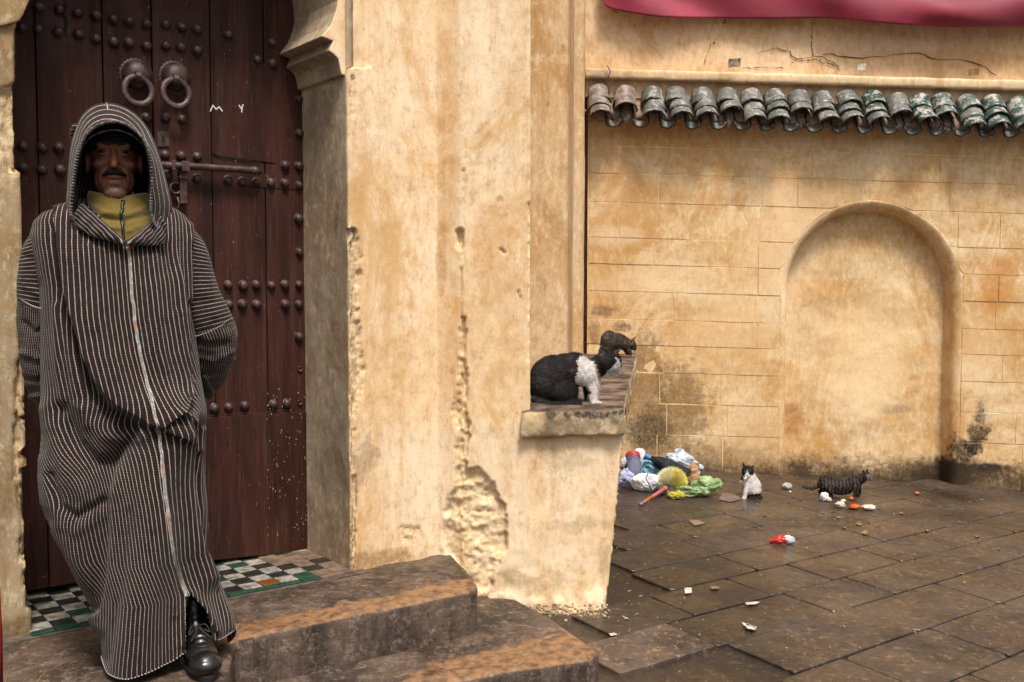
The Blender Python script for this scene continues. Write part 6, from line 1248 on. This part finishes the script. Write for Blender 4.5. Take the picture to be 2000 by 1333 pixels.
flat_scrap('paper_scrap', 'curled white paper scrap lying on a slab joint in the foreground', 'paper', [(1448, 1217), (1462, 1218), (1478, 1225), (1476, 1231), (1460, 1228)], pw, curl=.015, seed=3)
flat_scrap('paper_scrap', 'pinkish torn paper shred beside the squarish white scrap', 'paper', [(1386, 1146), (1400, 1144), (1406, 1149), (1390, 1151)], card, seed=4)
flat_scrap('paper_scrap', 'small bent white shred at the foot of the low wall', 'paper', [(1214, 1203), (1219, 1204), (1228, 1209), (1222, 1209)], pw, seed=5)
flat_scrap('paper_scrap', 'white shred by the corner of the pale worn slab', 'paper', [(1188, 1237), (1200, 1236), (1205, 1240), (1193, 1242)], pw, seed=6)
flat_scrap('card_piece', 'square wet brown card stuck to the paving near the rubbish', 'card', [(1344, 1016), (1362, 1016), (1377, 1022), (1358, 1028)], card, seed=7, curl=.001)
flat_scrap('card_piece', 'grey flattened card in front of the sitting kitten', 'card', [(1412, 963), (1440, 966), (1446, 976), (1425, 981), (1404, 976)], simple('grey_card', C('#6d6055'), C('#5a4e45'), rough=.6), seed=8, curl=.001)
for i_, (x, y, w_) in enumerate([(1639, 1010, 6), (1678, 1023, 7), (1652, 1031, 5), (1714, 1026, 5), (1690, 1040, 9), (1760, 1002, 5), (1812, 1036, 5), (1908, 1047, 6), (1717, 993, 4), (1494, 1006, 3), (1633, 1023, 2), (1763, 992, 3), (1875, 1020, 3), (1950, 1072, 4), (1512, 988, 3)]):
    flat_scrap('leaf_scrap', LEAFLAB[i_], 'leaf', [(x - w_, y), (x, y - w_ * .4), (x + w_, y + 1), (x, y + w_ * .5)], leaf, group='tan leaf scraps on the wet paving', seed=20 + i_)
# crumbs nobody could count
bits = []; rg = np.random.default_rng(5)
for i_ in range(300):
    if i_ < 110: x, y = rg.uniform(1196, 1330), rg.uniform(960, 1260)
    elif i_ < 190: x, y = rg.normal(1650, 90), rg.uniform(955, 1060)
    else: x, y = rg.uniform(1200, 2000), rg.uniform(960, 1330)
    s_ = rg.uniform(.0012, .004) * (1.3 if rg.random() > .9 else .8); bits.append(box(atG(x, y, .012 + s_ * .3), e1 * s_, e2 * s_ * rg.uniform(.5, 1.5), ZZ * s_ * .4))
V_, F_ = join(bits); tag(obj('litter_crumbs', mesh(V_, F_, smooth=False), simple('pale_crumbs', C('#b5a794'), C('#6f6152'), rough=.9, nsc=60), kind='stuff'), 'pale crumbs and grit scattered over the dark wet paving', 'crumbs')
bits = []
for i_ in range(260):
    x = rg.uniform(930, 1190); x0, y0 = x, 1192 + rg.normal(0, 7); s_ = rg.uniform(.002, .007); p_ = atG(x0, y0, .03); bits.append(box(p_, e1 * s_, e2 * s_, ZZ * s_ * .5))
V_, F_ = join(bits); tag(obj('plaster_rubble', mesh(V_, F_, smooth=False), m_mortar, kind='stuff'), 'fallen plaster crumbs along the foot of the low wall', 'rubble')
for i_, (x, y, w_, h_, lb) in enumerate([(1435, 123, 12, 9, 'dirty square paper scrap stuck above the coping, leftmost of three'), (1683, 131, 8, 7, 'small white paper scrap above the coping, middle of three'), (1903, 141, 10, 7, 'curled tan paper scrap above the coping, rightmost of three')]):
    q = [atY(x + dx, y + dy, FW - .01 - .02 * abs(dx) / w_) for dx, dy in [(-w_, -h_ * .8), (w_, -h_), (w_ * .9, h_ * .8), (-w_ * 1.1, h_)]]; V_, F_ = prism(q, np.array([0, .004, 0])); tag(obj('paper_scrap', fixn(mesh(V_, F_, smooth=False)), [card, pw, leaf][i_] if i_ else simple('dirty_scrap', C('#a3937c'), C('#4b3d30'), rough=.9, nsc=25)), lb, 'paper')
# straw blades and a red pole at the left edge of the steps
for i_, (pl, lb) in enumerate([([(10, 1345), (14, 1320), (19, 1300)], 'short dry straw blade at the lower left corner of the step'), ([(70, 1345), (78, 1325), (90, 1310)], 'leaning pale straw blade in front of the tiled threshold')]):
    q = [atY(x, y, 2.85) for x, y in pl]; q = spline(q, 8); V_, F_ = tube(q, np.linspace(.003, .0006, 8), 5); tag(obj('straw_blade', mesh(V_, F_), simple('straw', C('#9a8a5c'), C('#857547'), rough=.8)), lb, 'straw')
V_, F_ = tube([atY(-6, 1150, 2.7), atY(-2, 1240, 2.7), atY(-1, 1380, 2.7)], [.008, .009, .010], 10); tag(obj('red_pole', mesh(V_, F_), simple('red_paint', C('#7a1518'), C('#651013'), rough=.5)), 'thin red painted pole at the far left edge beside the wall', 'pole')
